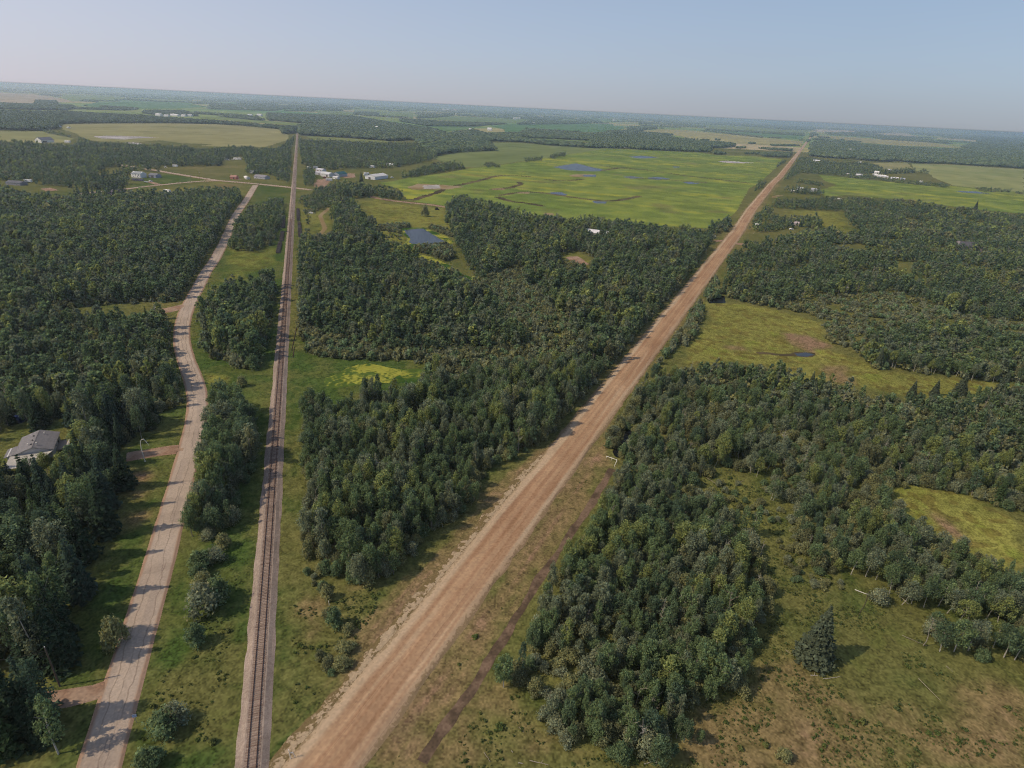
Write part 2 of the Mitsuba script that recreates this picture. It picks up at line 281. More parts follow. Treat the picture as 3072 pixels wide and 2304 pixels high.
# ------------------------------------------------------------------ ground
# land cover: polygons in metres with (dry, yellow) values, later ones on top; blurred by `soft` metres
COVER = [
    # lush verge between paved road and railway, and right of the railway
    ([(-64.68,67.31),(-73.28,86.5),(-81.61,110.74),(-91.03,135.34),(-109.19,181.64),(-121.82,214),(-145.75,248.33),(-180.1,316),(-211.4,409.6),(-277.2,604.2),(-355,842.1),(-305.1,819.4),(-150.5,378.7),(-94.73,207.34),(-70.77,136.92),(-61.23,109.03),(-46.56,68.2)], .10, .10),
    ([(-68.26,81.02),(-66.61,92.36),(-61.89,101.29),(-54.85,93.06),(-47.86,72.47),(-56.6,67.71),(-63.01,71.69)], .38, .02),
    ([(-133.24,234.19),(-121.15,234.01),(-116.37,220.46),(-124.27,221.04)], .20, .75),
    ([(-112.65,212.21),(-102.44,220.58),(-92.17,194.88),(-97.68,194.3)], .06, .25),
    ([(-224.3,459.8),(-193.1,478.4),(-174,424.8),(-180.9,401),(-187.6,371.8)], .08, .45),
    ([(-104.83,261.3),(-82.14,264.32),(-63.55,197.85),(-80.15,208.94),(-76.83,179.44),(-93.3,221.64)], .05, .08),
    ([(-53.2,109.57),(-61.99,141.94),(-57.59,142.29),(-49.87,120.07),(-34.58,94.28),(-32.43,86.6),(-36.15,68.71),(-39.45,68.55)], .30, .0),
    ([(-50.28,108.76),(-41.12,109.36),(-40.11,99.94),(-46.61,93.56)], .62, .0),
    ([(-40.12,114.1),(-29.15,117.02),(-34.58,94.28)], .5, .0),
    # dirt road margins
    ([(-34.24,93.07),(-27.73,110.25),(-19.88,123.38),(-13,135.9),(-9.5,153.17),(-3.99,168.37),(9.04,183.45),(16.48,190.69),(13.31,179.69),(-3.7,142.2),(-10.61,128.92),(-25.49,99.52),(-31.63,83.75)], .68, .0),
    ([(-9.63,154.79),(-4.03,169.3),(8.49,183.39),(5.22,175.93),(-6.08,160.13)], .12, .1),
    ([(-21.94,69.16),(-12.75,93.54),(-3.06,113.96),(10.4,146.26),(18.84,164.03),(25.47,176.8),(36.52,197.24),(36.8,181.89),(32.32,171.62),(19.72,141.19),(6.99,116.77),(-2.08,96.23),(-14.14,69.55)], .70, .03),
    ([(-13.05,77.36),(-8.86,82.9),(-9.13,79.84),(-11.68,76.17)], .12, .1),
    ([(6.21,122.31),(22.94,147.27),(29.67,176.19),(33.38,180.54),(29.49,169.49),(17.18,136.17)], .2, .35),
    # clearings on the right
    ([(-14.14,69.55),(-6.4,83.38),(-1.84,91.78),(9.24,80.82),(14.31,73.83),(35.23,71.98)], .52, .0),
    ([(35.23,71.98),(37.78,82.68),(48.86,88.22),(54.88,93.49),(66.17,103.38),(78.34,105.48),(84.28,101.4),(98.45,100.1),(107.48,95.32),(117.48,96.68),(101.25,75.23)], .56, .03),
    ([(66.17,118.61),(79.59,138.85),(85.67,126.71),(95.54,114.27),(101.3,102.42),(111.65,98.79),(93.36,91.81),(72.79,90.66),(65.8,103.36),(65.13,109.36)], .34, .14),
    ([(35.23,71.98),(41.79,80.24),(49.04,85.71),(66.12,83.18),(64.65,73.43)], .74, .0),
    ([(93.22,86.35),(114.7,93.01),(101.25,75.23),(79.62,74.17)], .70, .05),
    ([(56.91,162.94),(76.73,178.51),(86.63,159.52),(86.17,148.61),(80.68,141.67),(66.17,118.61),(66.46,131.4),(58.97,151.68)], .30, .25),
    # meadow right of the dirt road and yellow marsh at the right edge
    ([(121.1,381.1),(144.5,381.6),(169,369.1),(184.2,350.2),(168.6,302.1),(180.1,290.5),(182.7,274.9),(224.3,268.8),(242.6,262.1),(233,249.4),(204.7,240.1),(180.4,245.1),(151.21,256.57),(128.54,253.9),(133.8,276.5),(107.15,277.06),(82.44,270),(97.9,313.5),(118.3,343.1)], .38, .52),
    ([(152.4,326.4),(166.3,325.8),(173.1,311.9),(159.3,294.2),(151.9,299.8)], .85, .0),
    ([(110.4,301),(124.3,300.6),(127,294.3),(112.5,294.5)], .7, .1),
    ([(160,303.2),(169.5,302.2),(164.5,294.9),(157.2,295)], .62, .75),
    ([(154.1,279.1),(167.9,278.8),(160.4,257.7),(148.17,256.21)], .72, .15),
    ([(126.13,170.61),(148.07,172.49),(161.16,154.41),(165.58,160.27),(138.15,124),(133.32,126.51),(131.06,132.3),(124.7,142.91),(122.52,156.8)], .36, .58),
    ([(135.83,157.87),(138.35,155.71),(135.65,141),(133.28,144.95)], .95, .0),
    # around the duckweed pond
    ([(-80.56,258.68),(-40.47,261.97),(-30.71,231.95),(-52.37,227.88),(-68.94,217.12),(-92.3,227.85),(-94.7,254.94)], .06, .1),
    # left yards
    ([(-144.71,194.25),(-125.63,203.97),(-117.31,192.26),(-111.73,175.02),(-126.28,167.63),(-135.36,179.05)], .12, .15),
    ([(-125.73,166.71),(-109.23,168.25),(-102.93,151.79),(-97.71,134.8),(-89.71,112.3),(-82.59,89.02),(-86.01,87.27),(-93.15,94.91),(-102.02,113.6),(-103.05,125.19),(-113.12,140),(-120.1,160.68)], .08, .12),
    ([(-120.05,159.78),(-112.99,158.63),(-109.26,152.91),(-114.66,150.78)], .95, .0),
    ([(-116.4,149),(-106.59,149.03),(-108.41,144.15),(-113.19,143.75)], .75, .0),
    ([(-113.12,140),(-101.29,138.05),(-100.05,129.9),(-106.09,130.1)], .7, .0),
    ([(-93.29,83.15),(-83.04,86.69),(-80.3,82.45),(-88.38,80.25)], .08, .15),
    ([(-198.4,740.9),(-180.7,760.7),(-153.1,737.1),(-88.5,721.6),(-75.2,626.3),(-48.4,590.6),(-32.7,578.9),(-59.8,556.8),(-89.8,595.9),(-115.6,580.7),(-97.2,519.8),(-96.8,483.1),(-106.4,481),(-139.6,582.3),(-170.7,646.2)], .16, .55),
    ([(-262,731.6),(-227.5,670.6),(-207.8,644.9),(-164.4,544.6),(-174.2,514.2),(-190.7,523.6)], .20, .45),
    ([(-178.6,540.9),(-170.5,565.9),(-158.8,524.8),(-169.3,515.4)], .62, .35),
    ([(31.5,500.4),(51.1,519.7),(61.4,489.9),(56.7,467.8),(40.9,485.5)], .25, .4),
    ([(364.2,855.3),(442.7,859.7),(407.8,774.9),(380.8,690.9),(355.5,670.9),(355.7,707.9),(333.3,753.4)], .15, .6),
    ([(-444.1,747.8),(-409.3,855.6),(-362.1,839.1),(-313.6,688.2),(-375,760)], .35, .35),
    ([(-407.3,828.7),(-379.5,840.7),(-364,795.6),(-377.8,774.1)], .68, .1),
    ([(-527.8,892.4),(-528.2,938.1),(-434.1,854.1),(-457.5,807.2),(-466.5,754.1),(-487.8,777.3)], .05, .2),
    ([(-567.8,967.4),(-504.8,1058.2),(-453.5,952),(-441,891.1),(-547.7,952.5)], .42, .1),
    ([(215.1,588.1),(289.6,763.1),(387.2,980.8),(552.1,1355.6),(791,1901),(905,2159),(829,2043),(419.7,1112.8),(266.4,756.2),(209,617)], .35, .3),
]
def cover_grid(x0, x1, y0, y1, st, soft, wob):
    xs, ys = np.arange(x0, x1 + st / 2, st), np.arange(y0, y1 + st / 2, st)
    X, Y = np.meshgrid(xs, ys)
    n1 = meshkit.fbm(np.stack([X / 9, Y / 9, X * 0 + 1.7], -1), 3, 3) - .5
    n2 = meshkit.fbm(np.stack([X / 9, Y / 9, X * 0 + 8.7], -1), 3, 9) - .5
    QX, QY = X + n1 * wob, Y + n2 * wob
    dry = .30 + .25 * (meshkit.fbm(np.stack([X / 120, Y / 120, X * 0], -1), 3, 1) - .5); yel = .12 + X * 0
    for poly, a, b in COVER:
        g = Polygon(poly)
        if not g.is_valid: g = g.buffer(0)
        m = shapely.contains_xy(g, QX, QY).astype(float)
        m = gaussian_filter(m, soft / st)
        dry = dry * (1 - m) + a * m; yel = yel * (1 - m) + b * m
    # soil thrown beside the dirt road
    v = X * dirt_n[0] + Y * dirt_n[1] + 56.3
    e = np.exp(-np.maximum(np.abs(v) - 6, 0) / 3.0)
    dry = np.clip(dry + .30 * e, 0, 1)
    return xs, ys, dry, yel
def grid_mesh(xs, ys, dry, yel, z):
    X, Y = np.meshgrid(xs, ys)
    k, m = X.shape
    i, j = np.meshgrid(np.arange(k - 1), np.arange(m - 1), indexing='ij')
    q = np.stack([i * m + j, i * m + j + 1, (i + 1) * m + j + 1, (i + 1) * m + j], -1).reshape(-1, 4)
    return (np.c_[X.ravel(), Y.ravel(), np.full(X.size, z)], q), np.c_[dry.ravel(), yel.ravel()]
g, uv = grid_mesh(*cover_grid(-330, 420, 20, 640, 2.0, 1.6, 8), 0.0)
scene['ground'] = ply(g, 'mat_land', uv=uv)
tag('ground', 'rough green and dry brown grassland around the roads', kind='structure')
g, uv = grid_mesh(*cover_grid(-1600, 1900, -150, 2600, 10.0, 6, 20), -0.06)
scene['meadow_ground'] = ply(g, 'mat_land', uv=uv)
tag('meadow_ground', 'green meadow ground beyond the near woods', kind='structure')
# the plain out to the horizon: quarter sections along the road grid, each with its crop
rng = np.random.default_rng(11)
V, F, UV = [], [], []
cells = [(-26000, 26000, 805)]
us = np.arange(-16, 60) * 805.0 + 120
vs = np.arange(-40, 40) * 805.0 - 56
crop = rng.choice([.05, .12, .2, .28, .36, .5, .62, .8], size=(len(us), len(vs)), p=[.10, .12, .18, .16, .14, .12, .10, .08])
for i, u in enumerate(us):
    for j, v in enumerate(vs):
        q = [dirt_xy(u, v), dirt_xy(u, v + 805), dirt_xy(u + 805, v + 805), dirt_xy(u + 805, v)]
        n = len(V)
        V += [[a[0], a[1], -0.2] for a in q]; F.append([n, n + 1, n + 2, n + 3]); UV += [[crop[i, j], .62]] * 4
scene['plain'] = ply((np.array(V), np.array(F)[:, ::-1]), 'mat_fields', uv=np.array(UV))
tag('plain', 'patchwork of crop fields reaching to the horizon', kind='structure')
big = 130000.0
scene['horizon_plain'] = ply((np.array([[-big, -big, -1.2], [big, -big, -1.2], [big, big, -1.2], [-big, big, -1.2]]) * .98, np.array([[0, 1, 2, 3]])), 'mat_fields', uv=np.tile([[.25, .3]], (4, 1)))
tag('horizon_plain', 'flat plain fading into blue haze at the horizon', kind='structure')

# fields traced one by one: (name, outline, crop 0..1, brightness)
FIELDS = [
    ('hay_field', 'olive and tan hay field left of the railway', [(-1089,2487),(-890,2353),(-734,2010),(-650,1758),(-606,1482),(-729,1435),(-733,1508),(-796,1492),(-882,1545),(-883,1412),(-998,1449),(-1156,1650),(-1278,1773),(-1448,2014),(-1417,2158),(-1329,2375),(-1200,2493)], .50, .32),
    ('hay_field', 'small hay field behind the white barn', [(-1293,1578),(-1242,1650),(-1041,1475),(-992,1390),(-978,1323),(-1042,1263)], .46, .32),
    ('hay_field', 'narrow olive field right of the distant railway', [(-683,2026),(-595,2028),(-412,1966),(-416,1861),(-537,1799),(-602,1822)], .40, .28),
    ('pasture', 'rough tan pasture beyond the canola field', [(-207.2,1462.5),(-159,1648),(-80,1766),(-116,2135),(-38,2240),(278,2165),(197,1933),(121,1748),(53,1589),(-79.6,1271.2),(-101,1248.6),(-126.2,1234.7),(-188.4,1388.9)], .37, .22),
    ('stubble_field', 'beige field left of the far dirt road', [(1099,5435),(1393,5755),(1638,4496),(1745,4072),(1365,3206),(1028,3136),(865,3356),(935,3911),(896,4080),(807,4323)], .55, 0.49),
    ('stubble_field', 'tan field right of the farmyards', [(1298,2153),(1447,2208),(1657,2132),(999,1261),(1008,1303),(930,1371),(1002,1552),(1086,1712),(1100,1801)], .42, 0.47),
    ('stubble_field', 'brownish field behind the right farmyard', [(1127,2078),(1315,2210),(1100,1801),(968,1653),(979,1738)], .48, 0.29),
    ('stubble_field', 'pinkish field beside the far end of the dirt road', [(5535,12472),(6314,12418),(4613,9326),(3734,8392)], .95, 0.54),
    ('stubble_field', 'pale tan field on the far right', [(5039,9699),(7476,13004),(5214,8593),(4631,7936),(4872,8799)], .85, 0.54),
    ('stubble_field', 'long tan field edged by green on the right', [(2865,6468),(3249,6111),(3270,5885),(3448,5553),(2965,4415),(2422,4163),(2280,4444),(2411,5089)], .6, 0.49),
    ('stubble_field', 'thin pale field far right', [(5298,8543),(5633,8135),(4866,7018),(4811,7625)], .8, 0.54),
    ('crop_field', 'pinkish beige field at the far left', [(-6168,7413),(-6222,7755),(-5950,7926),(-4331,6108),(-3472,5014),(-3108,4128),(-3002,3819),(-3096,3700)], .9, .35),
    ('crop_field', 'pale green field at the far left', [(-6507,9199),(-6428,10439),(-4252,6857),(-3860,5677),(-3515,5077),(-4430,6248)], .25, .42),
    ('crop_field', 'blue green field beyond the left wood', [(-2837,4153),(-3373,5136),(-3797,6444),(-3663,7009),(-2717,5585),(-2397,4446),(-2401,4112),(-2593,3938)], .0, .38),
    ('crop_field', 'light green field behind the left wood', [(-2134,3294),(-1975,3366),(-1805,3065),(-1972,3056)], .25, .4),
    ('crop_field', 'green strip left of the distant railway', [(-1570,3139),(-1528,3291),(-1237,3121),(-1034,2990),(-972,2898),(-960,2726),(-1037,2769),(-1265,2887),(-1512,3021)], .28, .35),
    ('crop_field', 'pale strip field in the middle distance', [(-1001,2984),(-892,2918),(-864,2810),(-963,2882)], .35, .45),
    ('crop_field', 'green field with a round copse', [(-2131,6595),(-1913,6861),(-1973,7518),(-1727,7755),(-1424,8337),(-831,4860),(-1017,5556),(-1367,5229),(-1567,4980)], .22, .36),
    ('crop_field', 'pale tan patch behind the round copse', [(-2087,7489),(-1971,7553),(-1694,6450),(-1836,6584)], .7, .4),
    ('crop_field', 'long green field in the middle distance', [(-953,4981),(-815,4947),(-763,7026),(-165,7126),(276,7109),(-57,5145),(-111,5196),(-484,4850),(-650,4913),(-898,4920)], .2, .38),
    ('crop_field', 'green field behind the farmstead', [(-518,3449),(-285,3748),(-267,3451),(-342,2910),(-392,2964)], .12, .36),
    ('crop_field', 'deep green field beyond the dark tree belt', [(-227,4108),(-100,4686),(669,6632),(921,6823),(570,4188),(398,3787),(223,3669),(112,4019),(-12,3649),(-13,3014),(-81,2885),(-111,3531)], .02, .36),
    ('crop_field', 'deep green field left of the beige field', [(674,5861),(926,6164),(744,4887),(469,4049)], .0, .36),
    ('crop_field', 'dark green strip field left of the far road', [(1520,6287),(1740,6279),(2118,6032),(2501,5845),(1925,4515),(1713,4705),(1622,5550)], .04, .33),
    ('crop_field', 'pale green field far beyond the pond field', [(2331,11200),(3054,10784),(3640,11276),(2373,8587),(2103,10099)], .2, .4),
    ('crop_field', 'light field in front of the far dark wood', [(2373,8587),(3732,11512),(3562,9111),(4708,10758),(2501,5845),(2149,6123),(1795,6479)], .3, .36),
    ('meadow', 'small green field right of the far dirt road', [(1772,4031),(2053,4525),(1896,4175),(1575,3552)], .1, .36),
]
for i, (nm, lb, poly, crop_t, br) in enumerate(FIELDS):
    y = np.mean([p[1] for p in poly])
    m = sheet(poly, .04 + .002 * (i % 7) if y < 2000 else .3 + .01 * (i % 7), wob=min(9, y * .004), step=max(8, y * .006), seed=i)
    struct(nm, m, 'mat_fields', lb, uv=np.tile([[crop_t, br]], (len(m[0]), 1)))
CANOLA = [(-214.5,927.5),(-198.3,949.1),(-184.4,1015.8),(-136.1,1111.1),(-97.3,1237.8),(-63.8,1290.9),(-15.2,1407.6),(55,1589),(185,1918),(280,2161),(256,2159),(440,2175),(601,2182),(621,2081),(754,2141),(820,2038),(667,1679),(561,1448),(452.2,1208),(397.5,1103.9),(274.8,794.3),(205.8,667.4),(85.2,671.9),(3.9,668.2),(-57.9,702.4),(-88.1,733.9),(-139.5,764.3),(-172,873.3)]
struct('canola_field', sheet(CANOLA, .05, wob=3, step=8, seed=3), 'mat_canola', 'bright yellow green canola field with shallow ponds')
CANOLA2 = [(690,1489),(731,1439),(826,1373),(920,1364),(1022,1292),(1042,1283),(770.9,933.5),(692.7,960.9),(648,1037.9),(557,1081.4),(499.4,1030.8),(533.6,1136.2),(620.3,1249),(633.8,1332.4)]
struct('canola_field', sheet(CANOLA2, .05, wob=3, step=8, seed=8), 'mat_canola', 'yellow green canola strip behind the right wood')

# ponds, wet hollows and pans
def water(poly, label, z=.10, mat='mat_water', nm='pond', wob=1.2, seed=0): struct(nm, sheet(poly, z, wob=wob, seed=seed), mat, label)
water([(64.1,1344.2),(86.5,1394.6),(123,1472.9),(142.6,1414.6),(165.5,1345.3),(176.3,1326.6),(142.8,1282.6),(99.1,1282.9),(78.4,1305.7)], 'large blue pond in the canola field', seed=1, wob=4)
water([(41.7,913.5),(58,923.4),(66.6,897),(55.7,879.7),(42.9,888.1)], 'small grey pond near the middle of the canola field', seed=2, wob=2)
water([(190.4,1203.1),(211.5,1224.6),(230.9,1199.8),(203.2,1173.4)], 'narrow pond right of the large blue pond', seed=3, wob=2)
water([(238.3,1207.5),(264.7,1237.7),(284.5,1208.2),(252.4,1176.7),(239.4,1184.1)], 'oval pond on the right of the canola field', seed=4, wob=2)
water([(295,1790),(340,1867),(383,1827),(337,1754),(309,1746)], 'grey pond at the back of the canola field', seed=5, wob=3)
water([(293.2,1159.4),(312,1170.9),(323.8,1147.8),(298.1,1129.2)], 'flat grey pond at the right of the canola field', seed=6, wob=2)
water([(356,1519),(375,1525),(366,1494),(352,1491)], 'tiny far pond in the canola field', seed=7, wob=2)
water([(95.7,844.1),(116.6,844),(112.1,823.6),(97.5,821.5)], 'shallow pond on the dark channel', seed=8, wob=2)
water([(113.8,1200.6),(142.3,1220.4),(136.3,1177.5),(113.8,1166.8)], 'grey puddle in a tan hollow', z=.16, seed=9, wob=2)
water([(855,1251),(900,1261),(914,1232),(873,1221),(850.5,1226.7)], 'shallow grey pond in the right canola strip', seed=10, wob=3)
water([(543,1792),(580,1825),(617,1804),(644,1787),(574,1736),(547,1752)], 'whitish dry pan at the back of the canola field', mat='mat_pan', nm='dry_pan', seed=11, wob=3)
water([(-1059,1569),(-1039,1628),(-977,1641),(-931,1637),(-950,1594),(-950,1523),(-998,1511)], 'white dry pan in the left hay field', mat='mat_pan', nm='dry_pan', seed=12, wob=6)
water([(-889,1422),(-881,1446),(-854,1430),(-836,1369),(-856,1378)], 'smaller white dry pan in front of the large one', mat='mat_pan', nm='dry_pan', seed=13, wob=3)
water([(85.8,1175.6),(102.8,1209.8),(137,1226.7),(141.9,1202.7),(118.9,1161.1),(95.8,1155.6)], 'tan hollow with a grey puddle', z=.12, mat='mat_pale_soil', nm='bare_patch', seed=14, wob=3)
water([(-162.9,895.2),(-156.4,936.5),(-124.5,940.1),(-83.9,927.8),(-108.6,886.4),(-151.8,869.1)], 'tan bare hollow at the left of the canola field', z=.12, mat='mat_pale_soil', nm='bare_patch', seed=15, wob=4)
water([(-144.8,921.7),(-124.2,938.3),(-116.4,895.8),(-138.6,881.5)], 'grey mud in the tan hollow', z=.16, mat='mat_pan', nm='bare_patch', seed=16, wob=3)
water([(-44.8,924.8),(-27,941.5),(-23.9,914.7),(-41.6,907.7)], 'small tan patch in the canola field', z=.12, mat='mat_pale_soil', nm='bare_patch', seed=17, wob=3)
water([(-7.8,894.4),(12.3,907.4),(9.9,889.2),(-5.4,881.6)], 'tan sliver beside the dark channel', z=.12, mat='mat_pale_soil', nm='bare_patch', seed=18, wob=3)
water([(27.2,717.7),(38.1,721.1),(39.2,704.8),(28.4,698.3)], 'tan spot at the near edge of the canola field', z=.12, mat='mat_pale_soil', nm='bare_patch', seed=19, wob=3)
CHANNELS = [[(-34.4,846.3),(-22.3,863.6),(-7.8,894.4),(14.5,911.8),(45.4,895.8),(68.2,871.3),(96.6,853.5),(118.6,843.2),(144.1,873.4),(178,928.4)], [(-34.2,843.2),(-22.8,814.1),(-10.2,790.2),(3.6,800.4),(19.2,782.6),(32.4,767.4)], [(-139,761.7),(-130,775.9),(-124.4,816),(-112.9,852.1),(-112.2,897.5)],
            [(-53.1,912.2),(-32.9,914.8),(-13.4,956.9),(0.6,999.7),(-7.3,1036.1)], [(-100.2,930.6),(-65.5,1030.7),(-41.3,1122.3),(-11.2,1131.5),(21.9,1120.6)], [(191.6,1190.9),(233.9,1193.4),(277.5,1193.1),(314,1171.7),(349.8,1171.5)], [(159.4,1308.2),(226.3,1422.5),(269.5,1387.6),(303.3,1329.8),(332.8,1285),(374.2,1258.3),(438.1,1193.9)],
            [(169.6,1441.8),(206.3,1403.8),(258,1383.6)], [(32.1,1087.1),(68.7,1074.5),(112.7,1124)]]
for i, c in enumerate(CHANNELS):
    q = smooth_path(c, 6, 2.5)
    struct('wet_channel', ribbon(q, [-4.6, 0, 4.6], [.12, .12, .12], wob=4.5, seed=i), 'mat_wet', ['dark winding wet channel across the canola field', 'dark forked channel at the near side of the canola field', 'short dark channel at the left of the canola field', 'dark hook shaped channel by the tan patch', 'faint channel curving below the big pond', 'channel joining the right ponds', 'long dark channel crossing the right of the field', 'thin channel right of the large pond', 'short channel in the middle of the field'][i])
water([(-80.3,235.68),(-76.15,242.9),(-73.97,250.23),(-64.38,251.44),(-54.88,249.94),(-44.1,248.62),(-39.44,245.7),(-40.57,235.56),(-51.07,231.14),(-63,231.31),(-71.33,225.68),(-75.22,225.23)], 'yellow green duckweed pond inside the middle wood', mat='mat_scum', nm='duckweed_pond', z=.06, seed=20, wob=4.5)
water([(4.8,312.5),(12.5,314.9),(13.2,308.7),(6.5,307.7)], 'small duckweed pool in the middle wood', mat='mat_scum', nm='duckweed_pond', z=.06, seed=21, wob=1.5)
water([(18.9,304.6),(27.3,304.6),(26.08,298.5),(18.68,297.46)], 'second small duckweed pool near the dirt road', mat='mat_scum', nm='duckweed_pond', z=.06, seed=22, wob=1.5)
water([(-114.2,581.1),(-105.4,590),(-93.9,593.1),(-82.6,577.5),(-64.9,551.9),(-56.8,529.6),(-61.6,512.3),(-69.2,520.1),(-70.5,501),(-88.2,490.9),(-98.2,533)], 'algae covered margin of the farm pond', mat='mat_scum', nm='algae_margin', z=.05, seed=23, wob=1.5)
water([(-109.4,572.8),(-101.2,582.9),(-92.9,586.8),(-85.8,568.9),(-76.3,552.6),(-65.1,530.9),(-69.2,520.1),(-74.7,512.3),(-92.3,514.5),(-98.1,540)], 'dark blue farm pond ringed with algae', z=.10, seed=24, wob=2.6)
water([(-96.8,483.1),(-98.6,513),(-98.2,533),(-91.6,514.7),(-90.6,490.4),(-81,478.2),(-67.5,470.2),(-50.1,445.7),(-39.7,422.4),(-25.9,408),(-32.3,400.7),(-40.1,415.8),(-50.7,431.4),(-59.8,448.6),(-79.3,467.6)], 'narrow algae creek below the farm pond', mat='mat_scum', nm='algae_margin', z=.05, seed=25, wob=1.2)
water([(126.2,294.2),(138.1,293.6),(148.8,296.1),(158.4,295.4),(157.5,292.2),(153.9,289.2),(144,288.4),(134,289.2),(126.9,291.6)], 'dark wet mud around the meadow puddle', mat='mat_wet', nm='wet_mud', z=.04, seed=31, wob=2.0)
water([(146.6,293.8),(153.8,296.5),(157.2,293.9),(152.5,290.5),(146.8,290.4)], 'dark puddle in the meadow right of the dirt road', z=.06, seed=26, wob=.8)
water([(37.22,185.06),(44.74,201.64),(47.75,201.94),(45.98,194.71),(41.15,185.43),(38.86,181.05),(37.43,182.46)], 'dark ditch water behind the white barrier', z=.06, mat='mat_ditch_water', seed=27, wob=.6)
water([(127.8,394.7),(141.6,398.9),(137.6,382.2),(125.6,379.1)], 'ditch water with shade in its dark colour beside the dirt road', z=.06, mat='mat_ditch_water', seed=28, wob=.6)

# ------------------------------------------------------------------ roads and railway
def road_mesh(path, offs, hs, wob, seed, sp=4.0):
    v, f = ribbon(path, offs, hs, wob=wob, seed=seed)
    k, m = len(path), len(offs)
    s = np.r_[0, np.cumsum(np.linalg.norm(np.diff(path, axis=0), axis=1))]
    return (v, f), np.c_[np.tile(offs, k), np.repeat(s, m)]
DIRT = np.array([dirt_xy(u, -56.2 + 9 * np.exp(-((u - 2420) / 90) ** 2) * 0 + (-4.0 if 700 < u < 1500 else 0) * min(1, (u - 700) / 200, (1500 - u) / 200 if u < 1500 else 0)) for u in np.r_[np.arange(30, 1600, 3.0), np.arange(1600, 11200, 20.0)]])
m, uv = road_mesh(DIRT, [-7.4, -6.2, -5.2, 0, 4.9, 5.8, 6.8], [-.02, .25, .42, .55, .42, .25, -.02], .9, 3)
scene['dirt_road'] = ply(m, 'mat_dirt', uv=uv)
tag('dirt_road', 'straight reddish dirt road running to the horizon', kind='structure')
left = [(-73.77,66.86),(-77.23,75.88),(-79.92,82.83),(-81.96,89.06),(-84.82,98.04),(-87.08,105.33),(-89.71,112.3),(-93.73,124.03),(-98.04,136.18),(-102.57,149.37),(-111.74,176.06),(-119.94,196.88),(-128.45,213.25),(-141.21,231.56),(-149.86,244.17),(-168,275.5),(-180.7,302.4),(-190.2,328.9),(-202.1,363.2),(-219.3,408),(-216.5,406.8),(-240.5,479.1),(-289.1,610.1),(-316.7,699.4),(-362.1,839.1)]
right = [(-66.56,67.21),(-69.31,75.03),(-73.28,86.5),(-78.05,100.26),(-81.61,110.74),(-86.64,124.55),(-90.82,135.35),(-93.4,141.61),(-105.21,173.6),(-117.7,204.83),(-121.82,214),(-133.1,232.55),(-142.72,245.09),(-156.4,266.4),(-167.4,287.1),(-180.1,316),(-190,344.7),(-211.4,409.6),(-209.7,408.2),(-238.8,491.8),(-278.6,603.8),(-306,690.8),(-355.9,841.7)]
Lq, Rq = resample(left, 2.0), resample(right, 2.0)
near = [Rq[np.argmin(np.linalg.norm(Rq - q, axis=1))] for q in Lq]
PAVED = smooth_path((Lq + np.array(near)) / 2, 3.0, 4)
PAVED = np.vstack([PAVED[:1] + (PAVED[:1] - PAVED[6:7]) * 2, PAVED])
m, uv = road_mesh(resample(PAVED, 3.0), [-3.8, -3.2, 0, 3.2, 3.8], [.0, .16, .24, .16, .0], .22, 5)
scene['paved_road'] = ply(m, 'mat_asphalt', uv=uv)
tag('paved_road', 'pale patched paved road curving left of the railway', kind='structure')
def lane(path, w, nm, label, mat='mat_asphalt', h=.2, wob=.5, seed=0, step=3.0, sig=3):
    q = smooth_path(path, step, sig)
    m, uv = road_mesh(q, [-w / 2 - .8, -w / 2, 0, w / 2, w / 2 + .8], [0, h * .7, h, h * .7, 0], wob, seed)
    key = new(nm); scene[key] = ply(m, mat, uv=uv * [4.0 / w * 2, 1] if mat == 'mat_asphalt' else uv); tag(key, label, kind='structure')
    return q
TOWNSHIP = lane([(-652.9,1002.4),(-609.2,976.7),(-545,939.1),(-486.2,901.7),(-424.1,864.5),(-367.3,851.5),(-309.3,831.3),(-274.2,815.3)], 7.5, 'crossing_road', 'grey road crossing the railway in the middle distance', seed=1, sig=1.5)
SPUR = lane([(-496.8,687.9),(-492.2,707.2),(-480.1,733.5),(-470.8,771.3),(-453.1,817.9),(-437.7,848.7),(-419,862.8)], 6, 'side_road', 'pale side road meeting the crossing road at left', seed=2, sig=1.5)
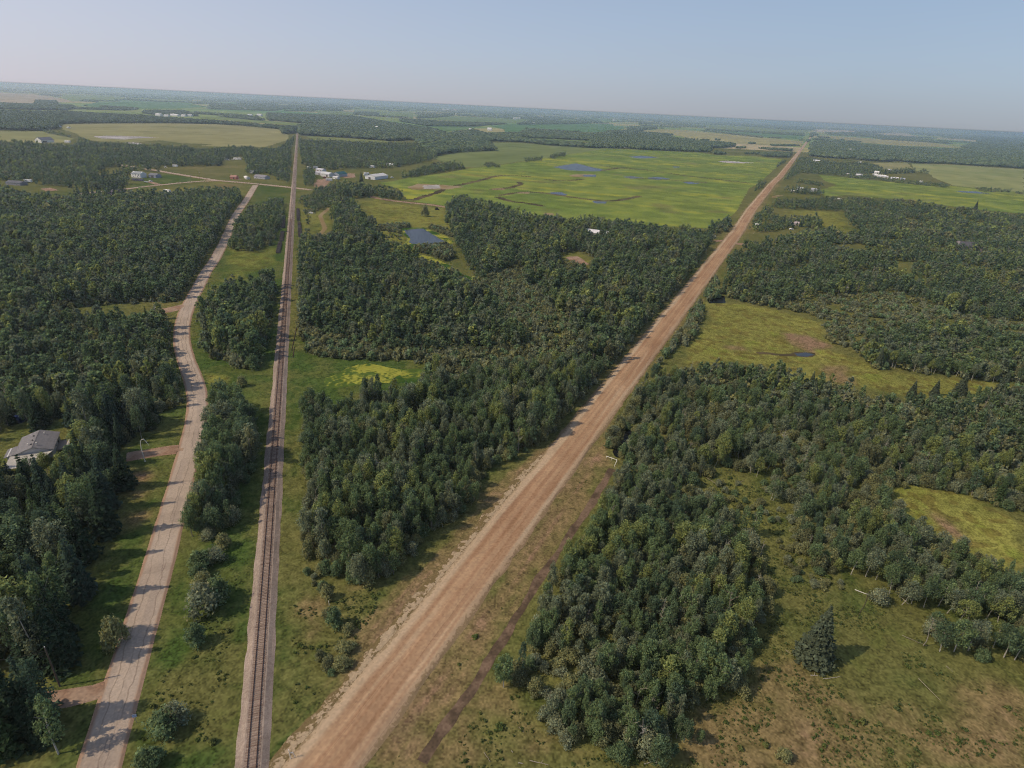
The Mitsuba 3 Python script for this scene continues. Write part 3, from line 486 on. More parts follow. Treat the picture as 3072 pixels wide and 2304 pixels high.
LANES = [
    lane([(-196.8,310.6),(-192,312.7),(-188.5,318.9),(-185,323.9)], 7, 'driveway', 'reddish gravel entrance left of the paved road bend', 'mat_clay', seed=3, sig=1),
    lane([(-126.62,165.67),(-122.51,168.18),(-116.89,170.98),(-110.71,173.07)], 4.5, 'driveway', 'reddish driveway to the white house', 'mat_clay', seed=4, sig=1),
    lane([(-93.43,78.45),(-88.5,79.16),(-84.04,79.74),(-80.61,81.03),(-78.1,82.93)], 2.8, 'driveway', 'reddish gravel driveway by the utility pole', 'mat_clay', seed=5, sig=1),
    lane([(205.9,596.9),(211.9,587.3),(218.4,588.9),(223.6,584.4)], 7, 'driveway', 'short reddish turn off right of the dirt road', 'mat_clay', seed=6, sig=1),
    lane([(189.9,596.8),(197.8,600.2),(207.7,602.6)], 6, 'driveway', 'short reddish turn off left of the dirt road', 'mat_clay', seed=7, sig=1),
    lane([(-192.7,787.6),(-179.5,772.2),(-157.3,758),(-136.8,749.2),(-107.4,739.9),(-85.4,726.2)], 6, 'farm_track', 'brown farm track along the canola field', 'mat_clay', seed=8, sig=1.5),
    lane([(-464.9,795.4),(-481.6,810.9),(-492.3,818.8)], 6, 'driveway', 'brown driveway of the grey roofed house', 'mat_clay', seed=9, sig=1),
    lane([(-276.6,848.2),(-287.7,880.1),(-293.7,917),(-289.2,940.1)], 9, 'driveway', 'brown curving driveway of the farmyard', 'mat_clay', seed=10, sig=1),
    lane([(-212.1,681.2),(-206.5,630.3),(-189.5,585.2),(-180.5,563.2),(-178.6,540.9),(-173.3,511.1)], 2.6, 'trail', 'pale winding trail right of the railway', 'mat_pale_soil', seed=11, h=.05, sig=1.5),
    lane([(-263.9,287.5),(-257.3,289.3),(-249.5,293.8)], 4, 'driveway', 'pale lane between the left woods', 'mat_pale_soil', seed=12, sig=1),
    lane([(-110.97,174.58),(-112.21,172.93),(-109.71,170.17)], 5, 'driveway', 'flared mouth of the house driveway', 'mat_clay', seed=13, sig=1),
    lane([(-374,2620),(-283,2606),(-222,2539),(-150,2475)], 12, 'county_road', 'pale road strip behind the dark wood', 'mat_pale_soil', seed=14, step=20, sig=1),
    lane([(-6,2373),(95,2300),(206,2234),(284,2165)], 12, 'county_road', 'pale road strip beyond the pasture', 'mat_pale_soil', seed=15, step=20, sig=1),
    lane([(35,2909),(107,2841),(173,2756)], 12, 'county_road', 'thin pale road strip among far woods', 'mat_pale_soil', seed=16, step=20, sig=1),
    lane([(1327,2158),(1443,2202),(1537,2195),(1657,2132)], 10, 'county_road', 'pale road strip behind the tan field', 'mat_pale_soil', seed=17, step=20, sig=1),
    lane([(395.6,983.8),(406.4,1005.9),(422.2,1021.2)], 6, 'driveway', 'pale driveway mouth at the right farmyard', 'mat_pale_soil', seed=18, sig=.5),
]
ws = np.array([dirt_xy(u, -56.2 - 7.2) for u in np.arange(30, 170, 1.0)])
m, uv = road_mesh(ws, [-1.9, -.9, .1, 1.3], [.02, .10, .2, .12], 1.2, 21)
struct('gravel_shoulder', m, 'mat_gravel', 'ragged pale gravel thrown along the left edge of the dirt road', uv=uv)
DITCH = [(-13.76,68.98),(-11.42,74.33),(-9.1,79.51),(-5.62,85.19),(-2.84,91.72),(0.91,99.39),(4.7,108.39),(8.58,117.97),(14.18,128.24),(21.71,143.48),(26.29,152.93),(31.55,165.14),(36.47,175.34)]
struct('ditch', ribbon(smooth_path(DITCH, 1.5, 3), [-1.0, -.45, .45, 1.0], [.03, .03, .03, .03], wob=.7, seed=4), 'mat_mud', 'narrow bare dark soil ditch right of the dirt road')
CLAYS = [([(-303.4,923),(-297.1,947.3),(-282.5,922),(-265.2,835.6),(-272.6,832.6)], 'reddish bare yard by the green roofed house'), ([(-294.7,1024.6),(-275.9,1034),(-260.6,981.6),(-271.3,964.6),(-282.1,979.5)], 'reddish bare yard between the farm buildings'),
         ([(-142.1,159.59),(-138.86,159.89),(-137,156.48),(-139.57,156.69)], 'reddish bare patch near the dark car'), ([(38.9,493.4),(49.6,499.7),(57,470.4),(49.8,471.4),(40.9,485.5)], 'reddish bare patch in the small clearing'),
         ([(-558.7,716.7),(-553.8,726.2),(-534.6,711.9),(-537.7,696.5)], 'reddish patch beside the lane in the left wood'), ([(-415.8,893),(-411.9,901.4),(-396.8,888.9),(-401.4,880.5)], 'pale parking strip beside the red shed')]
for p, lb in CLAYS: struct('bare_yard', sheet(p, .05, wob=1.0), 'mat_clay', lb)

RAIL = np.array([rail_xy(a, -18.95) for a in np.r_[np.arange(40, 700, 2.0), np.arange(700, 2400, 8.0)]])
m, uv = road_mesh(RAIL, [-3.0, -2.4, -1.6, 0, 1.6, 2.4, 3.05], [-.02, .18, .55, .58, .55, .2, -.02], .45, 7)
scene['ballast'] = ply(m, 'mat_ballast', uv=uv)
tag('ballast', 'grey pink crushed stone ballast bed of the railway', kind='structure')
def rail_profile(s):
    return ribbon(np.array([rail_xy(a, s) for a in np.r_[np.arange(45, 600, 6.0), np.arange(600, 2380, 20.0)]]), [-.07, -.036, -.036, .036, .036, .07], [.70, .72, .87, .87, .72, .70])
for s in (-19.70, -18.19):
    part('railway_track', 'rail', ply(rail_profile(s), 'mat_rail'))
tag('railway_track', 'single railway track on brown sleepers running straight to the distance', 'railway')
rng = np.random.default_rng(5)
TIES = []
for k in range(3):
    bx = box(0, 0, 0, 2.6, .235, .2, .02)
    c = [(.225, .165, .132), (.285, .215, .178), (.160, .112, .090)][k]
    scene[f'tie_kind_{k+1}'] = {'type': 'shapegroup', 'tie': colored(bx, c, var=.3, seed=k)}
tie_yaw = RA
a_tie = np.arange(60.0, 640, .52)
for i, a in enumerate(a_tie):
    xy = rail_xy(a + rng.normal(0, .03), -18.95 + rng.normal(0, .04))
    tw = T().translate([xy[0], xy[1], .575]).rotate([0, 0, 1], math.degrees(tie_yaw) + rng.normal(0, 1.2))
    k = rng.choice(3, p=[.55, .3, .15]) + 1
    if 60 < a and i < 330 and i >= 30:
        key = 'railway_track__tie' + (f'_{i-30:03d}' if i > 30 else '')
    else:
        key = f'railway_track__tie_row__{i:04d}'
    scene[key] = {'type': 'instance', 'shapegroup': {'type': 'ref', 'id': f'tie_kind_{k}'}, 'to_world': tw}
labels['railway_track__tie_row'] = {'label': 'rest of the brown wooden sleepers', 'kind': 'stuff'}

# ------------------------------------------------------------------ where the small buildings and vehicles stand
WHT, LGT = (.60, .60, .60), (.55, .57, .60)
SMALL = [
 ([(488.8,1111)][0], 'house', 'white house in the trees nearest the dirt road bend', 10.1, 7.2, 4.2, 1.9, WHT, (.55, .57, .6)), ([(509.4,1102.1)][0], 'house', 'white gabled house right of the nearest farm house', 8.6, 7.2, 4.2, 2.1, WHT, (.45, .46, .5)),
 ([(466,1085.2)][0], 'shed', 'tiny white shed left of the two white houses', 5.0, 4.0, 2.0, 1.0, WHT, (.6, .6, .6)), ([(498.7,1000.7)][0], 'shed', 'long low white shed at the edge of the right wood', 12.2, 4.0, 2.2, 0.6, WHT, (.66, .66, .66)),
 ([(504.5,998.1)][0], 'shed', 'second low white shed right of the long one', 7.2, 4.0, 2.2, 0.6, WHT, (.64, .64, .64)), ([(899,1973)][0], 'house', 'large white farmhouse beside the dirt road hump', 18.7, 11.2, 4.2, 2.4, WHT, (.66, .67, .68)),
 ([(908,1953)][0], 'shed', 'small white shed right of the large farmhouse', 7.2, 6.4, 2.5, 1.2, WHT, (.6, .6, .6)), ([(818,1852)][0], 'shed', 'tiny white hut left of the large farmhouse', 5.0, 4.8, 2.2, 1.0, WHT, (.62, .62, .62)),
 ([(1057,2021)][0], 'shed', 'lone white shed above the far farmyards', 8.6, 8.0, 3.4, 1.6, WHT, (.68, .68, .68)), ([(788,1496)][0], 'house', 'white house at the canola strip edge', 12.2, 8.0, 3.8, 1.9, WHT, (.66, .66, .67)),
 ([(778,1527)][0], 'shed', 'pinkish white shed left of the canola strip house', 6.5, 5.6, 2.5, 1.2, (.6, .52, .5), (.6, .58, .58)), ([(897,1623)][0], 'shed', 'bright white domed shed in the far farmyard', 10.1, 8.8, 3.4, 2.4, WHT, (.70, .70, .70)),
 ([(844,1508)][0], 'barn', 'long white barn in the far farmyard', 24.5, 9.6, 3.4, 1.9, WHT, (.68, .68, .68)), ([(845,1486)][0], 'shed', 'white shed right of the long white barn', 10.1, 7.2, 3.4, 1.6, WHT, (.6, .6, .62)),
 ([(849,1542)][0], 'shed', 'white shed left of the long white barn', 8.6, 7.2, 2.9, 1.6, WHT, (.62, .62, .64)), ([(851,1464)][0], 'shed', 'grey white shed among the row of sheds', 10.8, 7.2, 2.9, 1.6, (.5, .5, .55), (.55, .56, .6)),
 ([(865,1476)][0], 'shed', 'second grey white shed in the row of sheds', 7.9, 6.4, 2.7, 1.4, (.5, .5, .52), (.6, .6, .62)), ([(870,1460)][0], 'shed', 'last grey shed at the right of the row', 9.4, 6.4, 2.7, 1.4, (.4, .42, .48), (.4, .42, .46)),
 ([(985,1723)][0], 'shed', 'white shed standing before the dark shelter trees', 8.6, 8.0, 4.2, 1.6, WHT, (.68, .68, .68)), ([(887,1419)][0], 'tank', 'left one of two tiny white sheds in the hedge', 4.3, 4.0, 2.2, 0.8, WHT, (.66, .66, .66)), ([(892,1422)][0], 'tank', 'right one of two tiny white sheds in the hedge', 4.3, 4.0, 2.2, 0.8, WHT, (.66, .66, .66)),
 ([(1765,2285)][0], 'barn', 'pale barn at the right edge beyond the tan field', 45, 16, 5, 2.5, WHT, (.55, .6, .68)), ([(6247,13340)][0], 'barn', 'white barns at the far end of the dirt road', 60, 25, 9, 4, WHT, (.7, .7, .7)), ([(3752,7725)][0], 'barn', 'small far white barn below the pinkish field', 30, 18, 6, 3, WHT, (.66, .66, .66)),
 ([(1442,2855)][0], 'house', 'tiny white roof inside the broad dark forest', 18, 12, 9, 3, WHT, (.66, .66, .66)), ([(3445,5763)][0], 'shed', 'tiny reddish shed in the far tan field', 22, 14, 5, 3, (.5, .3, .25), (.5, .35, .3)), ([(8270,12514)][0], 'barn', 'far white barn on the horizon at right', 70, 30, 9, 4, WHT, (.66, .66, .68)),
 ([(-1697,13721)][0], 'barn', 'left one of two far white barns on the plain', 75, 40, 16, 5, WHT, (.72, .72, .72)), ([(-1617,13693)][0], 'barn', 'right one of two far white barns on the plain', 65, 40, 15, 5, WHT, (.72, .72, .72)), ([(-1588,14916)][0], 'barn', 'far reddish barn right of the white barns', 110, 40, 12, 6, (.36, .15, .12), (.36, .16, .13)),
 ([(-507,14991)][0], 'barn', 'far white block shaped barn on the plain', 60, 40, 16, 4, WHT, (.7, .7, .7)), ([(4,5277)][0], 'house', 'white house in front of the wood behind the green field', 20, 16, 8, 4, WHT, (.68, .68, .68)), ([(67,5082)][0], 'house', 'smaller white house right of the first one', 16, 14, 7, 4, WHT, (.66, .66, .66)),
 ([(391,5850)][0], 'house', 'white house at the edge of the deep green field', 20, 16, 6, 3, WHT, (.68, .68, .68)), ([(-176,3281)][0], 'house', 'white house beside a dark tree clump', 22, 16, 9, 4, WHT, (.7, .7, .7)), ([(-271,3256)][0], 'shed', 'small grey farm shed left of the dark clump', 14, 12, 5, 2, LGT, (.5, .5, .5)),
 ([(354,2251)][0], 'house', 'tiny white house at the foot of the dark wood', 13, 10, 5, 2, WHT, (.66, .66, .66)), ([(1344,9924)][0], 'barn', 'far white barn among trees left of centre', 45, 25, 9, 4, WHT, (.66, .66, .68)), ([(5080,14113)][0], 'barn', 'far white barn in the dark forest', 70, 30, 10, 4, WHT, (.62, .64, .68)),
 ([(-1704,3023)][0], 'house', 'leftmost white house of the hamlet behind the dark wood', 26, 18, 8, 4, WHT, (.66, .66, .68)), ([(-1661,3011)][0], 'house', 'second white house of the hamlet', 22, 14, 6, 3, WHT, (.6, .6, .62)), ([(-1681,3119)][0], 'barn', 'long white roof in the middle of the hamlet', 52, 16, 7, 3, WHT, (.66, .66, .68)), ([(-1635,3112)][0], 'house', 'white house right of the long roof', 22, 14, 6, 3, WHT, (.62, .62, .64)), ([(-1644,3190)][0], 'house', 'rightmost pale house of the hamlet', 22, 14, 6, 3, LGT, (.5, .5, .55)),
 ([(-1421,2363)][0], 'house', 'tiny white house at the edge of the hay field wood', 11, 9, 5, 2, WHT, (.66, .66, .66)), ([(-1352,1862)][0], 'shed', 'pale shed at the corner of the hay field', 20, 9, 3, 2, LGT, (.55, .58, .6)), ([(-1295,1825)][0], 'shed', 'tiny white shed on the hay field edge', 8, 6, 3, 1, WHT, (.62, .62, .62)),
 ([(-1533,3763)][0], 'house', 'white house left of the distant railway, in the wood', 26, 18, 8, 4, WHT, (.66, .67, .7)), ([(-1553,3679)][0], 'house', 'grey white house left of it in the wood', 24, 16, 7, 4, LGT, (.5, .52, .55)), ([(-2244,5237)][0], 'house', 'far white house on the wooded ridge', 24, 18, 8, 4, WHT, (.6, .6, .64)), ([(-3999,14457)][0], 'barn', 'far white barn in the pale field', 60, 30, 12, 4, WHT, (.68, .68, .7)), ([(-629,2754)][0], 'house', 'tiny white roof in the broad dark wood', 13, 10, 10, 3, WHT, (.66, .66, .66)),
 ([(-249.5,1197.5)][0], 'shed', 'white shed in the clearing behind the long shed', 16, 7, 3, 1.4, WHT, (.66, .66, .66)), ([(-272.3,1145.1)][0], 'shed', 'small pale shed left of the white clearing shed', 9, 6, 2.6, 1.2, LGT, (.6, .6, .58)), ([(-281.2,948.3)][0], 'shed', 'small pale shed before the teal roof', 9, 6, 2.8, 1.2, WHT, (.6, .6, .6)), ([(-332,1037.7)][0], 'shed', 'grey white shed behind the pale farm building', 14, 9, 3.5, 1.5, LGT, (.5, .5, .54)), ([(-320.7,994.3)][0], 'shed', 'lilac grey shed left of the pale farm building', 12, 9, 3.5, 1.5, (.42, .42, .48), (.45, .45, .5)),
 ([(267.1,694.7)][0], 'shed', 'white hut under trees at the right farmyard', 4, 3, 2.6, 1, WHT, (.66, .66, .66)), ([(321.2,721.9)][0], 'shed', 'pinkish roofed shed in the right farmyard', 9, 6, 2.6, 1.4, (.5, .42, .42), (.42, .36, .37)), ([(-175.56,186.06)][0], 'tarp_tent', 'blue tarp covered frame in the trees behind the white house', 3.2, 2.4, 1.4, .5, (.02, .03, .07), (.018, .03, .085)),
]
VEH = [([(-141.18,160.36)][0], 'car', 'dark maroon car on the reddish yard by the white house', 1.2, 4.6, 1.85, 1.5, (.035, .012, .014), 'car'), ([(-283.8,921)][0], 'cargo_trailer', 'white box trailer on the brown yard driveway', .2, 9, 3, 4.0, (.72, .72, .70), 'box'),
       ([(-419.3,731.8)][0], 'camper', 'white camper at the edge of the large left wood', -.4, 9, 3.2, 3.6, (.74, .74, .73), 'box'), ([(-490.2,810.8)][0], 'car', 'white car left of the grey roofed house drive', .1, 5, 2, 1.6, (.7, .7, .7), 'car'), ([(-489,819.8)][0], 'car', 'white car parked at the house corner', .9, 5, 2, 1.6, (.7, .7, .7), 'car'),
       ([(-507.6,822.4)][0], 'boat_trailer', 'long dark covered trailer beside the two storey house', 0, 14, 3, 2.6, (.16, .15, .20), 'box'), ([(-968,1351)][0], 'camper', 'white camper right of the white barn', -.2, 12, 4, 4.5, (.74, .74, .73), 'box'), ([(-607.1,761.7)][0], 'truck', 'white truck beside the long grey bungalow', -.1, 9, 3, 3.2, (.72, .74, .76), 'box'),
       ([(-529.2,1166.6)][0], 'camper', 'white camper in the middle of the trailer row', -.3, 9, 3, 3.4, (.72, .72, .72), 'box'), ([(-524.7,1171.7)][0], 'camper', 'white camper at the right of the trailer row', -.4, 7, 3, 3.0, (.70, .70, .70), 'box'), ([(-533.7,1146.9)][0], 'car', 'pale car in the trailer row', -.2, 5, 2, 1.7, (.45, .45, .48), 'car'), ([(-530.1,1154.7)][0], 'car', 'second pale car in the trailer row', .3, 5, 2, 1.7, (.5, .48, .46), 'car'),
       ([(-206.7,998.7)][0], 'car', 'white car at the right end of the long shed', .6, 5, 2, 1.8, (.7, .7, .7), 'car'), ([(-255.1,1030.9)][0], 'cargo_trailer', 'upper white trailer left of the long shed', .5, 8, 3, 3.2, (.72, .72, .70), 'box'), ([(-251.9,1010.6)][0], 'cargo_trailer', 'lower white trailer left of the long shed', .5, 6, 3, 2.8, (.70, .70, .68), 'box'), ([(-333.7,1027.6)][0], 'tractor', 'dark red tractor beside the grey white shed', .4, 5, 2.6, 2.8, (.22, .03, .03), 'car'),
       ([(-364.4,1079.1)][0], 'camper', 'white camper left of the farmyard behind the railway', .9, 8, 3, 3.2, (.72, .72, .72), 'box'), ([(-355.7,1083.8)][0], 'camper', 'white camper nearer the farmyard', .3, 8, 3, 3.2, (.70, .70, .70), 'box'), ([(-299.1,951.6)][0], 'truck', 'dark red truck in front of the pale farm building', 0, 7, 2.4, 2.2, (.14, .03, .035), 'car'), ([(304.1,688.3)][0], 'car', 'white car in the right farmyard', .1, 4.8, 2, 1.6, (.74, .74, .74), 'car'),
       ([(-218.7,639.4)][0], 'car', 'white car parked in the weeds right of the railway', -.2, 4.8, 2, 1.6, (.74, .74, .74), 'car'), ([(-95.5,704.1)][0], 'tractor', 'dark tractor at the edge of the pasture', -.2, 4.5, 2.2, 2.6, (.03, .03, .032), 'car'), ([(-555.8,1005.3)][0], 'camper', 'white camper under the trees across the crossing road', -.2, 8, 3, 3.0, (.74, .76, .78), 'box'), ([(-561.9,988.1)][0], 'car', 'pale car left of the camper under the trees', -.2, 5, 2, 1.7, (.6, .6, .6), 'car')]
def clear_in_front(xy, L, front=16.0):
    """the open yard that a building or vehicle stands in, deeper on its near (road) side"""
    d = math.hypot(*xy); q = (xy[0] * (1 - front / d), xy[1] * (1 - front / d))
    return LineString([xy, q]).buffer(L * .5 + 1.5)
YARDS = shapely.unary_union([clear_in_front(s[0], s[3], 13 if math.hypot(*s[0]) > 800 else 12) for s in SMALL if math.hypot(*s[0]) < 6000 and s[1] != 'tarp_tent'] + [clear_in_front(v[0], v[4], 14 if v[2][:4] != 'dark' else 4) for v in VEH])
EDGE = [(93.7,126.97),(97.33,126.35),(99.49,125.34),(103.2,126.46),(100.4,120.26),(101.52,116.61),(104.28,117.31),(106.64,116.01),(110.85,116.81),(111.58,114.45),(112.2,111.27),(116,113.08),(118.6,114.65),(120.89,113.49),(122.53,112.02),(102.09,102.25),(105.52,102.45),(109.15,102.89),(115.82,104.17),(116.42,101.51),(118.44,100.86)] + [(83.02,175.38),(84.51,173.43),(87.56,178.3),(89.37,177.1),(92.85,179.96),(72,178.87),(82,184.85),(84.34,160),(84.98,159.72)] + [(190.1,280.6),(191,279.8),(193.9,281.1),(198.8,276.8),(206.8,275.5),(207.5,274.9),(217.4,273.1),(222.2,268.9),(231.6,267.5),(241.6,265.8)]

# ------------------------------------------------------------------ trees
ICO = trimesh.creation.icosphere(subdivisions=0)
ICOV, ICOF = np.array(ICO.vertices), np.array(ICO.faces)
def unit(v): return v / (np.linalg.norm(v, axis=-1, keepdims=True) + 1e-9)
def leaf_tris(rng, P, N, size, loose):
    """one leaf clump (a triangle) at each point, roughly facing N"""
    n = len(P)
    nn = unit(unit(N) + rng.normal(0, loose, (n, 3)))
    a = unit(np.cross(nn, rng.normal(0, 1, (n, 3)))); b = np.cross(nn, a)
    s = (size * rng.uniform(.55, 1.35, n))[:, None]
    q = rng.uniform(.7, 1.2, (n, 3))
    V = np.stack([P + a * s * .62 * q[:, :1], P - a * s * .5 * q[:, 1:2] + b * s * .5, P - a * s * .4 - b * s * .62 * q[:, 2:]], 1)
    return V.reshape(-1, 3), np.arange(3 * n).reshape(-1, 3)
def paint(rng, n, base, var, yel=.12):
    k = rng.normal(1, var, (n, 1)).clip(.45, 1.8)
    y = rng.normal(0, yel, (n, 1))
    return (np.asarray(base) * k * np.c_[1 + y, 1 + .4 * y, 1 - .4 * y]).clip(.004, .9)
def crown(seed, base, R, z0, z1, lobes, leaves, size, core=.8, shape='dome', loose=.55, var=.28, core_sub=1):
    """a broadleaf crown: lobes spread in the envelope, each with an inner mass and loose leaf clumps outside; gaps between lobes"""
    rng = np.random.default_rng(seed)
    H = z1 - z0; cen, rad = [], []
    for i in range(lobes):
        t = (i + rng.uniform(0, 1)) / lobes
        if shape == 'dome': env = R * (.55 + .75 * math.sin(math.pi * min(1, .18 + .72 * t)) ** .8 - .22 * t)
        elif shape == 'tall': env = R * (.45 + .7 * math.sin(math.pi * (.12 + .8 * t)))
        else: env = R * math.sqrt(max(.05, 1 - t * t * .85))
        r = R * rng.uniform(.24, .46)
        d = max(0.0, env - r * .8) * math.sqrt(rng.uniform(.1, 1))
        a = i * 2.39996 + rng.uniform(-.5, .5)
        cen.append([d * math.cos(a), d * math.sin(a), z0 + r * .6 + t * (H - r * 1.3)]); rad.append(r)
    cen, rad = np.array(cen), np.array(rad)
    V, F, Cc, n = [], [], [], 0
    for c, r in zip(cen, rad):
        lt = rng.normal(1, .13)
        if core:
            v = ICOV * rng.uniform(.75, 1.2, (12, 1)) * r * core * [1, 1, .85] + c
            V.append(v); F.append(ICOF + n); n += 12; Cc.append(paint(rng, 12, np.asarray(base) * .9, .1, .05) * lt)
        m = max(3, int(leaves * (r / rad.mean()) ** 2 / lobes))
        d = unit(rng.normal(0, 1, (m, 3)) + [0, 0, .35])
        p = c + d * [.92, .92, 1.15] * r * (rng.uniform(.45, 1.2, (m, 1)) + .5 * rng.random((m, 1)) ** 3)
        v, f = leaf_tris(rng, p, d + [0, 0, .35], size, loose)
        V.append(v); F.append(f + n); n += len(v)
        Cc.append(np.repeat(paint(rng, m, base, var), 3, 0) * lt)
    return np.vstack(V), np.vstack(F), np.vstack(Cc).clip(.004, .9)
BARK = [(.36, .345, .30), (.30, .28, .24), (.42, .40, .35), (.16, .13, .10)]
def trunk_mesh(rng, h, r, lean=.04, limbs=4, top=.9, sides=5):
    k = np.linspace(0, top, 5)
    bend = np.c_[np.cumsum(rng.normal(0, lean * h / 5, 5)), np.cumsum(rng.normal(0, lean * h / 5, 5)), k * h]; bend[0, :2] = 0; bend[0, 2] = -.15
    out = [tube(bend, r * (1.12 - k * .95), sides)]
    for i in range(limbs):
        t = rng.uniform(.4, .8) * top; b = np.array([np.interp(t, k, bend[:, j]) for j in range(3)])
        a = rng.uniform(0, 6.28); L = h * rng.uniform(.1, .2)
        e = b + [math.cos(a) * L, math.sin(a) * L, L * rng.uniform(.5, 1.1)]
        out.append(tube([b, (b + e) / 2 + [0, 0, -.05 * L], e], [r * .4, r * .28, r * .1], 4))
    return join(*out)
def tree_kind(key, crown_vfc, trunk=None, bark=BARK[0], seed=0):
    v, f, c = crown_vfc
    g = {'type': 'shapegroup', 'crown': ply((v, f), 'foliage', color=c)}
    if trunk is not None: g['trunk'] = colored(trunk, bark, var=.35, seed=seed)
    scene[key] = g
def merged_kind(key, crown_vfc, trunk=None, bark=BARK[0]):
    """the same in one mesh, for trees that only count as part of a wood"""
    v, f, c = crown_vfc
    if trunk is not None:
        (v2, f2) = join((v, f), trunk); c = np.vstack([c, np.tile(bark, (len(trunk[0]), 1))]); v, f = v2, f2
    scene[key] = {'type': 'shapegroup', 'tree': ply((v, f), 'foliage', color=c)}
# leaf tints: (name for labels, albedo)
ASPEN = [('dark green', (0.128, 0.184, 0.101)), ('green', (0.157, 0.220, 0.104)), ('grey green', (0.197, 0.235, 0.150)), ('deep green', (0.106, 0.160, 0.101)), ('yellow green', (0.237, 0.280, 0.104)), ('olive green', (0.213, 0.226, 0.122))]
ASPEN_P = [.28, .27, .17, .16, .08, .04]
WILLOW = [('grey green', (0.235, 0.265, 0.171)), ('olive', (0.269, 0.281, 0.136)), ('dark green', (0.159, 0.226, 0.116)), ('brownish', (0.178, 0.192, 0.103))]
WILLOW_P = [.36, .24, .28, .12]
SPRUCE = [('blue green', (0.064, 0.102, 0.075)), ('dark', (0.046, 0.077, 0.046)), ('green', (0.066, 0.106, 0.046))]
H0 = 10.0
for v in range(3):          # nearest aspens: three forms of each tint, then coarser ones with distance
    for i, (nm, col) in enumerate(ASPEN):
        rng = np.random.default_rng(100 + v * 10 + i)
        tr = trunk_mesh(rng, H0, .13, .03, 5)
        form = [('dome', 2.1, 2.6, 16, 1900), ('tall', 1.7, 2.0, 17, 1400), ('dome', 2.5, 2.4, 20, 2300)][v]
        cr = crown(7 + v * 31 + i, col, form[1], form[2], H0, form[3], form[4], .30, core=[.3, .0, .35][v], shape=form[0], loose=.9)
        tree_kind(f'aspen_kind_{v}{i}', cr, tr, BARK[(v + i) % 3], i)
        merged_kind(f'aspen_near_{v}{i}', cr, tr, BARK[(v + i) % 3])
        cr = crown(7 + v * 31 + i, col, form[1], form[2], H0, 9, 360, .76, core=.4, shape=form[0], loose=.8)
        merged_kind(f'aspen_mid_{v}{i}', cr, tube([[0, 0, -.1], [0, 0, H0 * .7]], [.14, .08], 3, cap=False), BARK[(v + i) % 3])
        if v < 2:
            cr = crown(7 + v * 31 + i, col, form[1] * 1.15, form[2] - 1, H0, 4, 66, 1.45, core=.86, shape=form[0], loose=.8, var=.24)
            merged_kind(f'aspen_far_{v}{i}', cr)
for i in range(4):          # open grown aspens at a wood's edge: high crown, clean white trunk
    rng = np.random.default_rng(260 + i)
    tree_kind(f'edge_aspen_kind_{i}', crown(260 + i, ASPEN[(1, 2, 4, 0)[i]][1], 2.6, 3.9, H0, 16, 2000, .30, core=.25, shape='dome', loose=.9), trunk_mesh(rng, H0, .115, .05, 6), (.36, .345, .31), i)
for v in range(2):
    for i, (nm, col) in enumerate(WILLOW):
        rng = np.random.default_rng(300 + v * 10 + i)
        cr = crown(400 + v * 10 + i, col, 2.0, .1, 2.9 + v * .5, 12, 1500, .25, core=.6, shape='bush', loose=.8, var=.22)
        stems = join(*[tube([[0, 0, 0], [math.cos(a) * .7, math.sin(a) * .7, 1.6]], [.05, .02], 3) for a in rng.uniform(0, 6.28, 4)])
        scene[f'willow_kind_{v}{i}'] = {'type': 'shapegroup', 'foliage': ply(cr[:2], 'foliage', color=cr[2]), 'stem': colored(stems, BARK[3], var=.3)}
        merged_kind(f'willow_near_{v}{i}', cr)
        merged_kind(f'willow_mid_{v}{i}', crown(400 + v * 10 + i, col, 2.1, .0, 2.9 + v * .5, 5, 130, .75, core=.85, shape='bush', loose=.8, var=.2))
def spruce_crown(seed, col, H, R, levels, per, needles, size):
    """whorls of drooping boughs around a leader, each bough a ragged fan of needle clumps"""
    rng = np.random.default_rng(seed); V, F, Cc, n = [], [], [], 0
    core = trimesh.creation.cone(R * .27, H * .8, sections=9); cv = np.array(core.vertices) * rng.uniform(.8, 1.15, (len(core.vertices), 1)) ** [[1, 1, .2]] + [0, 0, H * .06]
    V.append(cv); F.append(np.array(core.faces)); n += len(cv); Cc.append(paint(rng, len(cv), np.asarray(col) * .85, .08, .03))
    for L in range(levels):
        t = (L + .3) / levels; z = H * (.05 + .93 * t); r = R * (1 - t) ** 1.05 * rng.uniform(.82, 1.14) + .16
        k = max(4, int(per * (.45 + .55 * (1 - t))))
        for j in range(k):
            a = (j + rng.uniform(-.3, .3)) / k * 6.283 + L * 1.1
            rr = r * rng.uniform(.78, 1.12); m = max(3, int(needles * rr / R + 2))
            s = rng.uniform(.25, 1.0, m) ** .7
            w = rng.normal(0, .13, m) * (1.15 - s * .6) * rr
            d = np.array([math.cos(a), math.sin(a)]); o = np.array([-d[1], d[0]])
            droop = -.20 * rr * s + .10 * rr * s * s - .05
            P = np.c_[d[0] * rr * s + o[0] * w, d[1] * rr * s + o[1] * w, z + droop + rng.normal(0, .06, m)]
            N = np.c_[np.full(m, d[0] * .6), np.full(m, d[1] * .6), np.full(m, .9)]
            v, f = leaf_tris(rng, P, N, size * (.7 + .5 * (1 - t)), .45)
            V.append(v); F.append(f + n); n += len(v); Cc.append(np.repeat(paint(rng, m, col, .22, .06), 3, 0) * rng.normal(1, .1))
    return np.vstack(V), np.vstack(F), np.vstack(Cc).clip(.004, .9)
HS = 14.0
